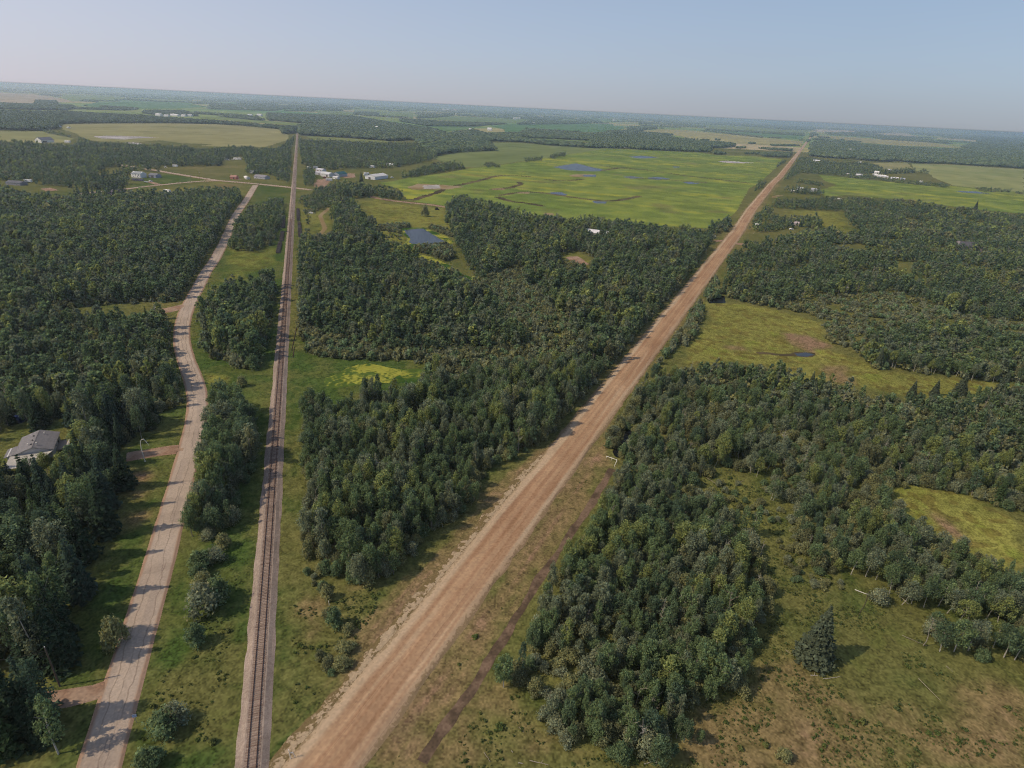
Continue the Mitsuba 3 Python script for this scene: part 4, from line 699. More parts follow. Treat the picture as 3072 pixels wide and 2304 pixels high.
for i, (nm, col) in enumerate(SPRUCE):
    tr = tube([[0, 0, -.2], [0, 0, HS * .96]], [.2, .03], 6)
    for v in range(2): tree_kind(f'spruce_kind_{v}{i}', spruce_crown(500 + i + 9 * v, col, HS, [3.0, 2.6][v], 17, 11, 13, .62), tr, BARK[3], i)
    cr = spruce_crown(520 + i, col, HS, 2.8, 11, 8, 6, 1.05)
    tree_kind(f'spruce_mid_{i}', cr, tr, BARK[3], i)
    merged_kind(f'spruce_near_{i}', spruce_crown(500 + i, col, HS, 2.9, 16, 10, 12, .66), tr, BARK[3])
    merged_kind(f'spruce_far_{i}', spruce_crown(540 + i, col, HS, 2.8, 7, 6, 3, 1.9))
BIG = spruce_crown(590, (.108, .136, .090), 16.5, 4.3, 26, 16, 30, .58)
def bare_tree(seed, H=9.0, r=.11, branches=9):
    rng = np.random.default_rng(seed)
    k = np.linspace(0, 1, 6); b = np.c_[np.cumsum(rng.normal(0, .14, 6)), np.cumsum(rng.normal(0, .14, 6)), k * H]; b[0] = [0, 0, -.1]
    tr = tube(b, r * (1.1 - .85 * k), 5); br = []
    for i in range(branches):
        t = rng.uniform(.4, .97); q = np.array([np.interp(t, k, b[:, j]) for j in range(3)]); a = rng.uniform(0, 6.28); L = H * rng.uniform(.07, .2)
        e = q + [math.cos(a) * L, math.sin(a) * L, L * rng.uniform(.3, 1.1)]
        br.append(tube([q, q * .45 + e * .55 + [0, 0, .04 * L], e], [r * .38, r * .26, r * .12], 3, cap=False))
        for s in range(2):
            q2 = q + (e - q) * rng.uniform(.4, .8); e2 = q2 + rng.normal(0, .35, 3) * L + [0, 0, .25 * L]
            br.append(tube([q2, e2], [r * .2, r * .09], 3, cap=False))
    return tr, join(*br)
DEADCOL = [(.40, .38, .33), (.28, .255, .225), (.25, .195, .165)]
for i in range(6):
    tr, br = bare_tree(700 + i, branches=9 if i < 4 else 3, r=.11 if i < 4 else .10)
    scene[f'bare_kind_{i}'] = {'type': 'shapegroup', 'trunk': colored(tr, DEADCOL[i % 3], var=.2), 'branches': colored(br, DEADCOL[(i + (i > 1)) % 3], var=.2)}
    v, f = join(tr, br); scene[f'bare_near_{i}'] = {'type': 'shapegroup', 'tree': colored((v, f), DEADCOL[i % 3], var=.2)}
rng = np.random.default_rng(8)
for i, col in enumerate([(.135, .180, .060), (.170, .195, .070), (.120, .155, .060)]):
    cr = crown(800 + i, col, .75, -.1, .75, 6, 150, .26, core=.8, shape='bush', loose=.9, var=.25)
    merged_kind(f'weed_{i}', cr)
    merged_kind(f'weed_small_{i}', crown(810 + i, col, .45, -.1, .42, 3, 34, .24, core=.8, shape='bush', loose=.9, var=.3))

# ------------------------------------------------------------------ where the trees stand
def U(*polys):
    return shapely.unary_union([Polygon(p).buffer(0) for p in polys])
KEEP_OFF = shapely.unary_union([LineString(PAVED).buffer(6.0), LineString(DITCH).buffer(4.2), LineString(RAIL).buffer(6.5), LineString(DIRT[:900]).buffer(10.0), LineString(TOWNSHIP).buffer(7), LineString(SPUR).buffer(6)] + [LineString(q).buffer(4.2) for q in LANES])
POND_AREA = U([(-114.2,581.1),(-105.4,590),(-93.9,593.1),(-82.6,577.5),(-64.9,551.9),(-56.8,529.6),(-61.6,512.3),(-69.2,520.1),(-70.5,501),(-88.2,490.9),(-96.8,483.1),(-98.6,513)], [(-80.3,235.68),(-76.15,242.9),(-73.97,250.23),(-64.38,251.44),(-54.88,249.94),(-44.1,248.62),(-39.44,245.7),(-40.57,235.56),(-51.07,231.14),(-63,231.31),(-71.33,225.68),(-75.22,225.23)],
              [(-81,478.2),(-67.5,470.2),(-50.1,445.7),(-39.7,422.4),(-25.9,408),(-32.3,400.7),(-40.1,415.8),(-50.7,431.4),(-59.8,448.6),(-79.3,467.6)], [(31.5,500.4),(51.1,519.7),(61.4,489.9),(56.7,467.8),(40.9,485.5)],
              [(4.8,313.8),(12.5,316.2),(13.2,307.5),(6.5,306.5)], [(19,305.8),(27.3,305.8),(26.02,297.33),(18.64,296.29)], [(37.22,185.06),(44.74,201.64),(47.75,201.94),(45.98,194.71),(41.15,185.43),(38.86,181.05),(37.43,182.46)])
def low_front(poly, depth):
    """the low ground before an opening: trees on its near side stay shrubs"""
    g = Polygon(poly).buffer(0); c = g.centroid; d = math.hypot(c.x, c.y)
    return shapely.unary_union([shapely.affinity.translate(g, -c.x / d * t, -c.y / d * t) for t in np.linspace(0, depth, 5)])
LOW = shapely.unary_union([low_front([(-88.1,476.6),(-67.5,470.2),(-50.1,445.7),(-39.7,422.4),(-25.9,408),(-32.3,400.7),(-40.1,415.8),(-50.7,431.4),(-59.8,448.6),(-79.3,467.6)], 34), low_front([(31.5,500.4),(51.1,519.7),(61.4,489.9),(56.7,467.8),(40.9,485.5)], 34), low_front([(4.8,313.8),(12.5,316.2),(13.2,307.5),(6.5,306.5)], 16), low_front([(19,305.8),(27.3,305.8),(26.02,297.33),(18.64,296.29)], 16), low_front([(-125.2,570.1),(-111.4,573.8),(-92.9,495.8),(-95.3,475),(-105.2,481.2)], 22)])
HOUSE_OFF = U([(-163, 156), (-143, 148), (-138, 172), (-154, 180), (-166, 172)], [(-338.5,1048.5),(-306.1,1065.3),(-276.2,958.4),(-293.7,913)], [(-264,1058.3),(-224.2,1078.5),(-200.5,962.1),(-231.9,933.2)], [(-573.4,917.7),(-543.8,932.9),(-476,811.5),(-502.9,799.7)], [(-1139,1472),(-1109,1507),(-947,1282),(-976,1256)], [(63,604),(90.3,595.3),(88.7,589.3),(67.1,561),(61.9,588.5)])
OFF = prep(shapely.unary_union([KEEP_OFF, POND_AREA, HOUSE_OFF, YARDS, clear_in_front((-156.5, 166), 15, 19)] + [clear_in_front(p, 1.2, 4.0) for p in EDGE]))
YARD_OFF = prep(YARDS)
FOV = math.tan(math.radians(43.5))
def in_view(x, y): return (np.abs(x) < FOV * (y * .93 + 46) + 25) & (y > 52)
def scatter(poly, d, seed, off=True, gap=0.0, gap_scale=30.0, jitter=.46):
    """points about d metres apart inside the polygon"""
    g = Polygon(poly) if not hasattr(poly, 'geom_type') else poly
    if not g.is_valid: g = g.buffer(0)
    rng = np.random.default_rng(seed)
    x0, y0, x1, y1 = g.bounds
    X, Y = np.meshgrid(np.arange(x0, x1 + d, d), np.arange(y0, y1 + d, d * .88))
    X = X + (np.arange(X.shape[0]) % 2)[:, None] * d / 2
    q = np.stack([X.ravel(), Y.ravel()], -1); q = q + rng.uniform(-jitter, jitter, q.shape) * d
    q = q[in_view(q[:, 0], q[:, 1])]
    q = q[shapely.contains_xy(g, q[:, 0], q[:, 1])]
    if gap and len(q):
        n = meshkit.fbm(np.c_[q / gap_scale, np.full(len(q), seed * .37)], 3, seed)
        q = q[n > np.quantile(n, gap)] if len(q) > 20 else q
    if off and len(q):
        q = q[[not OFF.contains(Point(*a)) for a in q]]
    return q

# stands: key, wood label, what stands there (where), outline, share (aspen, willow, spruce, bare), height, spacing, gap
STANDS = [
 ('middle', 'the middle wood between railway and dirt road', [(-63.02,198.64),(-58.67,215.98),(-40.12,215.23),(-29.93,225.92),(-13.75,235.51),(13.36,246.98),(35.85,248.83),(35.97,236.55),(29.4,215.39),(20.3,197.98),(9.07,186.12),(-6.24,171.95),(-10.7,162.35),(-11,148.32),(-16.68,141.19),(-21.74,135.91),(-29.61,119.22),(-34.94,114.99),(-40.56,115.69),(-47.04,117.44),(-50.97,125.95),(-54.45,134.07),(-56.97,144.57),(-64.3,165.73),(-72.58,185.27),(-80.15,208.94)], (.90, .07, .0, .02), 10.5, 2.6, .07),
 ('pond', 'the wood around the farm pond', [(-109.7,290.8),(-135.7,364.5),(-178,494),(-160.1,511.1),(-168.4,558.6),(-215.2,697.6),(-192.7,705.2),(-169.5,641.5),(-137.9,574.7),(-121.6,527.2),(-104.7,472.9),(-94.1,475.3),(-78.8,465),(-59.4,446.2),(-39.5,420.2),(-25.3,406.1),(-54.2,517.2),(-61.4,571.4),(-76.3,635.2),(-85.6,713.1),(-76.1,778.8),(-24,728.4),(11.6,643.3),(85.7,655.8),(188.4,611.3),(197.9,622.2),(171.8,550.4),(130.9,453.4),(112.5,401.3),(87.9,344.1),(68.9,304.5),(54.54,270.33),(43.52,254.11),(35.85,248.83),(13.36,246.98),(-13.75,235.51),(-29.93,225.92),(-39.11,252.81),(-46.92,261.13),(-80.05,256.84),(-97.13,262.33)], (.84, .12, .0, .02), 10, 3.4, .12),
 ('left', 'the large left wood', [(-290.2,290.4),(-270.7,296.1),(-254.2,300.1),(-234.8,315.6),(-208.1,325.9),(-191.8,330.2),(-190.4,329.2),(-222.6,419.3),(-260,526.9),(-318.2,698.9),(-322.5,712.1),(-340.9,741.9),(-382.5,740.1),(-395.3,683.1),(-417.5,674.3),(-425,633),(-469.4,628.3),(-548.7,648.4),(-584.6,633.6)], (.95, .03, .015, .005), 10.5, 3.6, .03),
 ('bend', 'the wood left of the paved road bend', [(-280.8,279.6),(-261.8,284.9),(-248.9,291.8),(-210.7,287.4),(-186.4,291.4),(-193.4,303.1),(-179.7,290),(-162.7,265.6),(-149.86,244.17),(-137.62,227.17),(-129.44,213.14),(-127.32,203.78),(-132.04,199.37),(-139.6,197.29),(-153.52,200.92),(-171.65,201.55),(-184.2,187.66),(-199.56,186.05)], (.82, .06, .06, .05), 9.5, 3.7, .03),
 ('yard', 'the mixed wood around the white house', [(-194.46,186.58),(-171.65,201.55),(-161.34,186.52),(-164.69,183.87),(-174.46,179.51),(-175.21,169.91),(-184.02,174.23)], (.6, .1, .3, .0), 10, 4.0, .05),
 ('yard_spruce', 'the dark conifers around the white house', [(-162.11,187.61),(-156.5,193),(-145.78,194.14),(-129.08,197.16),(-123.17,190.46),(-124.72,181.19),(-126.31,174.65),(-129.53,171.28),(-123.02,162.25),(-115.61,152.36),(-111.86,141.59),(-110.96,133.77),(-105.56,118.98),(-100.79,109.44),(-93.71,95.73),(-91.08,88.52),(-91.59,84.7),(-93.03,82.8),(-109.13,81.89),(-171.23,153.42),(-156.94,154.7),(-149.23,152.79),(-142.93,155.95),(-138.83,156.32),(-140.78,163.41),(-149.06,172.45)], (.38, .04, .58, .0), 14.5, 3.7, .0),
 ('yard_spruce', 'the dark conifers around the white house', [(-104.61,76.68),(-88.65,76.89),(-80.57,77.32),(-77.16,74),(-75.71,69.29),(-76.53,66.47),(-76.69,64.02),(-92.94,63.24)], (.4, .05, .55, .0), 14, 3.8, .0),
 ('island_far', 'the strip between paved road and railway, near the crossing', [(-224.4,462.5),(-244,503.4),(-268.2,579.9),(-280.9,642.7),(-276.6,651.4),(-282.2,699.9),(-266.6,692.2),(-230.8,590.7),(-202.9,494.3),(-200.2,465.3),(-208.1,455.2)], (.7, .3, .0, .0), 8, 3.6, .04),
 ('island_mid', 'the tall clump between paved road and railway', [(-145.75,259.78),(-164.9,302.3),(-182,349.4),(-172.2,335.6),(-172.8,353.1),(-156.8,359.9),(-156.3,375.3),(-134.8,317.7),(-123,279.7),(-118.71,259.46),(-114.28,241.62),(-120.84,242.54),(-129.87,250.39),(-135.19,249.7)], (.85, .15, .0, .0), 11, 3.5, .0),
 ('island_near', 'the narrow clump between paved road and railway', [(-109.47,171.18),(-112.97,192.71),(-113.14,205.33),(-107.42,205.96),(-100.24,198.97),(-93.67,188.81),(-87.72,178.38),(-83.24,164.95),(-82.36,153.56),(-79.49,142.74),(-77.29,135.78),(-78.16,132.92),(-80.88,128.76),(-85.56,129.7),(-89.59,133.39),(-96.55,145.91),(-104.53,160.28)], (.9, .1, .0, .0), 12.5, 3.2, .0),
 ('right_far', 'the broad right wood', [(140.7,402.9),(170.4,486),(198.4,550),(223.1,572.3),(287.4,636.6),(345.7,686.3),(355,666.4),(376.9,676.4),(404.6,768.3),(442.6,853),(500.9,972),(601.6,964.8),(648.5,901.3),(714.3,866),(334.6,365.9),(335.4,373.2),(325.6,371.7),(287,375.1),(272.3,419.6),(249.2,417.5),(211.2,410.9),(186.5,368.7),(167.4,375.3),(147.4,390.8)], (.80, .13, .005, .06), 9.0, 3.9, .30),
 ('right_row', 'the white trunked row right of the meadow', [(180.9,290.6),(180.8,278.5),(199.2,276.9),(212.6,273.8),(223.4,269.6),(242.6,268.2),(252.7,266.8),(297.3,324.2),(275.9,344.2),(235.4,338.4),(198.2,322.7)], (.85, .1, .02, .03), 8.5, 3.6, .02),
 ('right_near', 'the near right wood beyond the clearing', [(82.69,258.89),(92.21,261.86),(112.84,264.39),(129.24,257.43),(127.19,247.07),(137.5,249.9),(145.68,250.85),(151,240.26),(165.01,237.24),(173.74,233.75),(203.3,243),(228.3,253.7),(241.2,260.2),(252.3,261.5),(172.18,159.98),(160.53,162.29),(155.3,167.78),(147.76,172.01),(138.72,172.6),(126.13,170.61),(117.9,151.09),(123.03,156.84),(123.24,143.5),(128.17,138.46),(131.52,131.12),(133.32,126.51),(138.6,124.59),(142.73,122.65),(121.48,95.72),(114.16,96.49),(110.43,99.55),(109.66,102.05),(106.08,103.14),(102.16,103.79),(104.12,111.83),(101.78,115.7),(95.95,117.92),(92.5,123.72),(86.22,127.93),(85.23,133.39),(86.13,140.7),(87.91,149.42),(91.4,161.58),(83.28,169.63),(79.36,181.74),(64.19,171.64),(57.33,164.71),(54.28,158.49),(47.14,167.39),(42.83,175.44),(40.52,181.21),(46.95,197.11),(49.97,223.17),(57.56,240.63),(69.13,250.26)], (.76, .15, .01, .06), 8.0, 3.1, .27),
 ('right_front', 'the front wood right of the ditch', [(26.45,145.31),(33.58,157.59),(40.18,168.6),(46.97,166.48),(54.28,158.49),(59.54,161.45),(63.52,154.39),(63.82,152.07),(66.42,144.72),(70.58,141.58),(68.3,128.82),(67.53,119.95),(63.95,112.25),(60.25,107.08),(56.84,101.34),(53.66,96.01),(52.2,91.97),(52.32,89.74),(46.56,87.26),(38.79,86.93),(38.19,84.42),(33.74,80.14),(31.61,77.16),(26.67,74.46),(20.77,74.16),(14.48,76.27),(12.26,79.66),(9.25,81.49),(7.13,86.62),(2.9,88.6),(-0.09,89.95),(-1.19,92.21),(2.01,97.74),(6.19,106.08),(10.47,114.87),(19.67,134.37)], (.88, .06, .0, .04), 8.5, 2.5, .12),
 ('right_corner', 'the dark clump at the bottom of the front wood', [(30.1,77.08),(37.14,79.99),(39,80.09),(39.81,75.12),(37.26,73.21),(35.64,73.72),(35.36,72.53),(31.04,72.9)], (.9, .1, .0, .0), 7.5, 3.0, .0),
 ('crossing', 'the wood north of the crossing road', [(-682.8,742.7),(-641.8,761.1),(-578.1,739.3),(-541.1,731.4),(-500.5,725.4),(-496.5,741.9),(-600.4,878.4),(-626.3,961.7),(-593.1,953.7),(-590.4,981.7),(-568.2,994),(-501.4,1045.4),(-537.6,1135.6),(-552.3,1240.3),(-462.7,1082.2),(-420,945.1),(-400.5,966.5),(-340.6,906.2),(-500.7,1366.7),(-672,1881),(-532.4,1383.3),(-623.7,1362.8),(-650.7,1283.8),(-745,1313),(-809,1314),(-924,1328),(-861.8,1206.2),(-1015,1233),(-1062,1183)], (.86, .06, .08, .0), 10, 4.4, .03),
 ('crossing', 'the wood north of the crossing road', [(-580.6,1313.1),(-510.2,1395.6),(-362.8,989),(-382.7,979.1),(-392.7,989.5),(-432.4,1043.1),(-442.2,1020.6),(-490.8,1114.3)], (.8, .15, .05, .0), 8, 5, .15),
 ('crossing', 'the wood north of the crossing road', [(-374.5,953.5),(-352,950.1),(-323.4,866.5),(-347,886.3)], (.8, .2, .0, .0), 8, 5, .05),
 ('side_road', 'the trees around the two storey house', [(-547.4,853.4),(-557.7,898.6),(-527.5,900.5),(-525.3,905.9),(-568,979.5),(-581.1,979.7),(-583.4,944.1),(-582.2,913.1)], (.8, .15, .05, .0), 10, 4.5, .05),
 ('side_road', 'the trees around the two storey house', [(-500.9,683.7),(-473.4,668.4),(-459.8,673.3),(-430,671.7),(-446.1,704.3),(-480.1,716.1),(-465.8,677.4),(-485.7,686.8)], (.3, .1, .6, .0), 10, 4.5, .1),
 ('side_road', 'the trees around the two storey house', [(-511.1,736),(-488.9,730),(-492.5,775.3),(-523.2,833),(-577.2,890.1),(-566.3,832.5)], (.5, .1, .4, .0), 9, 5, .1),
 ('rail_right', 'the wood right of the distant railway', [(-364.5,1064),(-346.3,1044.4),(-294.1,891.8),(-281.4,827),(-289.5,829.7),(-335.7,962.1)], (.8, .2, .0, .0), 9, 4.5, .1),
 ('hedge', 'the hedge of trees behind the white barn', [(-1232,1637),(-1135,1570),(-1035,1472),(-1003,1458),(-974,1414),(-1043,1481),(-1134,1546)], (.7, .3, .0, .0), 8, 4.4, .0),
 ('rail_right', 'the wood right of the distant railway', [(-625,1781),(-391.5,1122.7),(-352.4,1069.3),(-329.7,1067.2),(-285.2,1119.9),(-235.8,1146.6),(-196.5,1338.6),(-193.3,1436.1),(-214,1564),(-145,1642),(-80,1766),(-112,1935),(-240,1816),(-381,1764),(-586,1728)], (.85, .1, .05, .0), 10, 4.6, .03),
 ('shed', 'the tree belt beside the long white shed', [(-204.2,990.3),(-178.3,1009.3),(-138.7,1132.3),(-96.8,1231.5),(-100.2,1199.7),(-140.7,1247.8),(-169.4,1193.6),(-197.9,972.9)], (.8, .2, .0, .0), 10, 4.2, .0),
 ('yard_front', 'the trees in front of the farmyard', [(-220.4,746.5),(-185.4,772.9),(-167.4,751.8),(-144.5,770.8),(-151.7,779.9),(-197.6,827.6),(-218.8,855.2),(-233.1,830.2),(-251.4,841.2),(-233.1,784.4)], (.8, .1, .1, .0), 11, 4.0, .0),
 ('rail_shrub', 'the shrubs right of the railway crossing', [(-236.7,667.7),(-260.2,759.7),(-270,833.6),(-255.9,856.8),(-216.9,734.4),(-192.7,705.2),(-168.3,636.9),(-185.3,651.9),(-210.6,670.6),(-219.8,656.8)], (.45, .55, .0, .0), 7, 3.6, .1),
 ('field_bush', 'the bushes at the back of the canola field', [(-79.8,1304.7),(-46,1301.1),(-46.9,1267.4),(-71.1,1252.9)], (.6, .4, .0, .0), 7, 4.5, .0),
 ('field_bush', 'the bushes at the back of the canola field', [(3,1505),(48,1576),(40.7,1483.9),(4.9,1430.3)], (.6, .4, .0, .0), 6, 4.5, .0),
 ('field_bush', 'the bushes at the back of the canola field', [(66,1607),(118,1747),(105,1664),(66,1548)], (.8, .2, .0, .0), 11, 5, .0),
 ('roadside', 'the trees on the left edge of the far dirt road', [(189.6,612.1),(221.8,653.7),(244.9,717.4),(228.8,688.6),(212.1,678.5)], (.85, .15, .0, .0), 11, 3.8, .0),
 ('roadside', 'the trees on the left edge of the far dirt road', [(385.8,1046.4),(430.8,1128.7),(476.1,1221.2),(483,1237.8),(434.5,1160.7)], (.8, .2, .0, .0), 10, 4, .0),
 ('roadside', 'the trees on the left edge of the far dirt road', [(660,1665),(838,2018),(804,1950),(727,1812)], (.8, .2, .0, .0), 9, 4.5, .0),
 ('farm_right', 'the farmyard trees right of the dirt road', [(250.5,670.3),(256.5,654.1),(305,692.3),(345.5,705.2),(373.6,776.3),(338.5,766.1),(318.5,732),(332.5,838.8),(301,790.1)], (.75, .15, .1, .0), 7.5, 4, .15),
 ('farm_right', 'the farmyard trees right of the dirt road', [(359.1,904.7),(350.3,857.8),(446.2,858.1),(503.4,982),(484.6,993.5),(376.2,908.6)], (.85, .1, .05, .0), 8, 4.2, .06),
 ('farm_right', 'the farmyard trees right of the dirt road', [(431,1043.8),(461.6,1049.5),(511.8,1041),(506.7,1041.5),(521.8,1109.6),(507.6,1095.6),(479.5,1118.5),(432.4,1053.4)], (.6, .2, .2, .0), 9, 5, .25),
 ('farm_right', 'the farmyard trees right of the dirt road', [(538,1256.2),(562.5,1214.4),(614.2,1236.1),(586.7,1189.7),(584.9,1271.2),(538.8,1264.2)], (.6, .4, .0, .0), 7, 4.2, .0),
 ('farm_far', 'the shelter trees of the far right farmyards', [(521.1,1267.9),(651,1498),(723,1498),(748,1474),(899,1630),(1007,1794),(1079,2015),(950,1952),(958,2154),(934,2177)], (.75, .2, .05, .0), 7, 4.8, .15),
 ('farm_far', 'the shelter trees of the far right farmyards', [(908,1643),(898,1589),(1042,1703),(1071,1758),(1079,1807),(1010,1725),(944,1688)], (.6, .1, .3, .0), 10, 6, .15),
 ('farm_far', 'the shelter trees of the far right farmyards', [(1046,1692),(1080,1704),(1089,1725),(1053,1706)], (1, .0, .0, .0), 11, 5, .0),
 ('farm_far', 'the shelter trees of the far right farmyards', [(767,1507),(823,1501),(846,1415),(917,1364),(872,1300),(808,1353),(780,1420),(730,1428)], (.5, .5, .0, .0), 7, 5, .1),
 ('farm_far', 'the shelter trees of the far right farmyards', [(960,1349),(993,1337),(1007,1308),(972,1267),(914,1264)], (.4, .6, .0, .0), 6, 5.5, .1),
 ('farm_far', 'the shelter trees of the far right farmyards', [(1009,1299),(1039,1292),(1010,1259),(967,1245)], (.4, .6, .0, .0), 6, 5.5, .1),
]
SCRUB = [('scrub', 'the grey willow scrub right of the meadow', [(186.5,368.7),(185.8,347.6),(173.1,311.9),(182.2,306.2),(182.1,299.4),(198.2,322.7),(235.4,338.4),(275.9,344.2),(297.3,324.2),(335.4,373.2),(325.6,371.7),(287,375.1),(276,426.1),(249.2,417.5),(211.2,410.9)], 3.0, 2.5),
         ('scrub_marsh', 'the brown scrub beside the yellow marsh', [(128.65,180.23),(143.54,182.55),(157.86,171.52),(173.06,170.14),(166.89,161.99),(160.53,162.29),(154.67,166.86),(147.46,171.54),(138.44,172.12),(126.13,170.61)], 2.4, 2.6),
         ('scrub_marsh', 'the brown scrub beside the yellow marsh', [(118.46,156.47),(123.03,156.84),(123.24,143.5),(128.17,138.46),(130.62,131.66),(126.26,128.36),(123.32,133.61),(118.28,139.72),(117.18,147.29)], 2.2, 2.6),
         ('scrub_mid', 'the olive scrub inside the middle wood', [(-21,385),(17.1,399.5),(19.8,354.5),(30.5,316.3),(31,299.2),(14.42,290.03),(-1.8,301.6),(-8.1,337.8),(-17,351.6)], 3.2, 3.4),
         ('scrub_mid', 'the olive scrub inside the middle wood', [(-36.8,392),(-24.2,406.3),(-1.3,450.9),(10.3,429.9),(1.7,387.7),(-9.9,367.9),(-27.9,371.6)], 3.4, 3.0),
         ('scrub_edge', 'the scrub between left wood and pond', [(-44.77,261.41),(-38.67,270.09),(-27.22,275.73),(-8.79,274.06),(14.42,290.03),(30.2,311.2),(35.82,297.54),(26.98,262.99),(13.36,246.98),(-13.75,235.51),(-27.73,229.2),(-38.85,251.05)], 3.0, 2.8),
         ('scrub_edge', 'the scrub between left wood and pond', [(-107.5,284.2),(-105.9,289),(-87.24,282.54),(-65.53,272.64),(-45.39,265.21),(-51.57,258.63),(-80.05,256.84),(-97.21,260.36)], 2.8, 2.8),
         ('scrub_rail', 'the low scrub right of the railway', [(-269.3,756.4),(-228.1,786.2),(-218.3,662.7),(-206.9,597.6),(-187.6,538.6),(-186.4,511.2),(-184.5,511.6),(-214.4,613.6),(-254.8,708.5)], 3.4, 1.8),
         ('scrub_road', 'the row of bushes along the right of the dirt road', [(52.95,241.71),(49.63,233.46),(42.31,214.08),(36.66,198.44),(34.62,195.89),(35.12,185.93),(39.05,186.3),(44.74,201.64),(53.24,223.53),(61.2,249.31),(75.51,276.99),(82.4,290.5),(91.4,307.7),(100.6,346.1),(90.1,325.1),(75.9,294)], 2.6, 3.4),
         ('scrub_road', 'the row of bushes along the right of the dirt road', [(97.6,326.2),(102.8,355.4),(114.7,380.1),(120.2,374.2),(112.2,347.9),(96.6,308.4),(86.42,286.7)], 2.7, 4.0),
         ('scrub_road', 'the row of bushes along the right of the dirt road', [(126.1,399.9),(139.9,438.8),(148.5,444.9),(136,394.3),(126.9,383.8)], 2.7, 4.5),
         ('scrub_clearing', 'the low bushes in the right clearing', [(57.33,164.71),(77.36,180.55),(87.29,161.24),(85.69,148.57),(84.74,140.6),(85.71,131.54),(77.12,126.11),(75.23,132.04),(76.82,148.55),(68.69,152.46),(53.95,150.5)], 4.2, 1.7),
         ('scrub_clearing', 'the low bushes in the right clearing', [(76.99,132.16),(85.67,126.71),(91.92,122.55),(88.05,117.93),(81.54,117.5),(75.7,122.57)], 3.4, 1.6),
         ('scrub_pond', 'the bushes around the farm pond', [(-133.4,567.9),(-111.6,559.9),(-105.7,591.6),(-111.4,607.1),(-136.8,583.1)], 3, 2.8),
         ('scrub_pond', 'the bushes around the farm pond', [(-87.1,588.4),(-67.1,558.6),(-50.5,534.5),(-58.5,572.1),(-87.4,600.8)], 3, 3.0),
         ('scrub_pond', 'the bushes around the farm pond', [(-86.5,488.4),(-72.6,480.1),(-56.4,459.4),(-50.2,468.6),(-59.9,509.6),(-79.3,498.9)], 2.6, 4.6),
         ('scrub_strip', 'the brush right of the railway embankment', [(-82.8,211.37),(-80.15,208.94),(-68.9,175.02),(-56.97,144.57),(-54.87,134.04),(-47.85,116.28),(-41.12,109.36),(-39.42,99.99),(-35.04,95.92),(-32.94,88.44),(-36.42,87.86),(-39.64,93.97),(-40.93,102.62),(-48.67,114.05),(-54.83,128.8),(-59.2,144.39),(-70.95,174.83)], 3.2, 1.8)]
SCRUB_AREA = shapely.unary_union([Polygon(p[2]).buffer(0) for p in SCRUB if p[0] in ('scrub', 'scrub_mid', 'scrub_edge', 'scrub_clearing')])
PTS = {'aspen': [], 'willow': [], 'spruce': [], 'bare': []}
for si, (key, where, poly, share, h, sp, gap) in enumerate(STANDS):
    rng = np.random.default_rng(900 + si)
    yy = np.mean([p[1] for p in poly])
    area = Polygon(poly).buffer(-2.8 if key == 'yard_spruce' else 0)
    if key in ('middle', 'pond'): area = area.difference(LOW)
    area = area.difference(SCRUB_AREA if key in ('middle', 'pond', 'right_near', 'right_far', 'right_front') else Polygon())
    q = scatter(area, sp * (1 + .25 * (yy > 600)), 20 + si, gap=gap if key in ('middle', 'right_front', 'island_near', 'island_mid') else max(gap, .08 if yy < 500 and 'yard' not in key else gap), gap_scale=11 if yy < 500 else 22)
    if len(q) and yy < 500: q = q + np.random.default_rng(70 + si).normal(0, 1.3, q.shape); q = q[[not OFF.contains(Point(*a)) for a in q]]
    if not len(q): continue
    kinds = rng.choice(4, size=len(q), p=np.array(share) / sum(share))
    # kinds come in patches, not salt and pepper
    tone = meshkit.fbm(np.c_[q / 18.0, np.full(len(q), 2.2)], 3, 4)
    for (x, y), k, tn in zip(q, kinds, tone):
        hh = h * rng.uniform(.55, 1.18) * (.5 + 1.0 * tn)
        if k == 1: hh = min(4.6, hh * .45)
        PTS[['aspen', 'willow', 'spruce', 'bare'][k]].append((x, y, hh, key, where, tn, rng.random()))
# willow scrub on its own
for si, (key, where, poly, sp, h) in enumerate(SCRUB):
    rng = np.random.default_rng(1500 + si)
    for (x, y) in scatter(poly, sp, 220 + si, gap=.26 if 'road' not in key and 'pond' not in key else 0, gap_scale=9):
        PTS['willow'].append((x, y, h * rng.uniform(.6, 1.3), key, where, rng.random(), rng.random()))
for (x, y) in scatter(LOW, 4.2, 777, gap=.3, gap_scale=9): PTS['willow'].append((x, y, rng.uniform(.9, 2.3), 'scrub_mid', 'the olive scrub inside the middle wood', rng.random(), rng.random()))
# brush under the edges of the woods keeps the floor from reading as bare
for si, (key, where, poly, share, h, sp, gap) in enumerate(STANDS):
    if key in ('middle', 'right_near', 'right_front', 'bend', 'pond', 'right_row', 'right_far', 'left', 'island_near', 'island_mid'):
        rng = np.random.default_rng(2500 + si)
        for (x, y) in scatter(Polygon(poly).buffer(1.5), 3.4, 420 + si):
            if math.hypot(x, y) < 430: PTS['willow'].append((x, y, rng.uniform(1.5, 4.8), key, where, rng.random(), rng.random()))

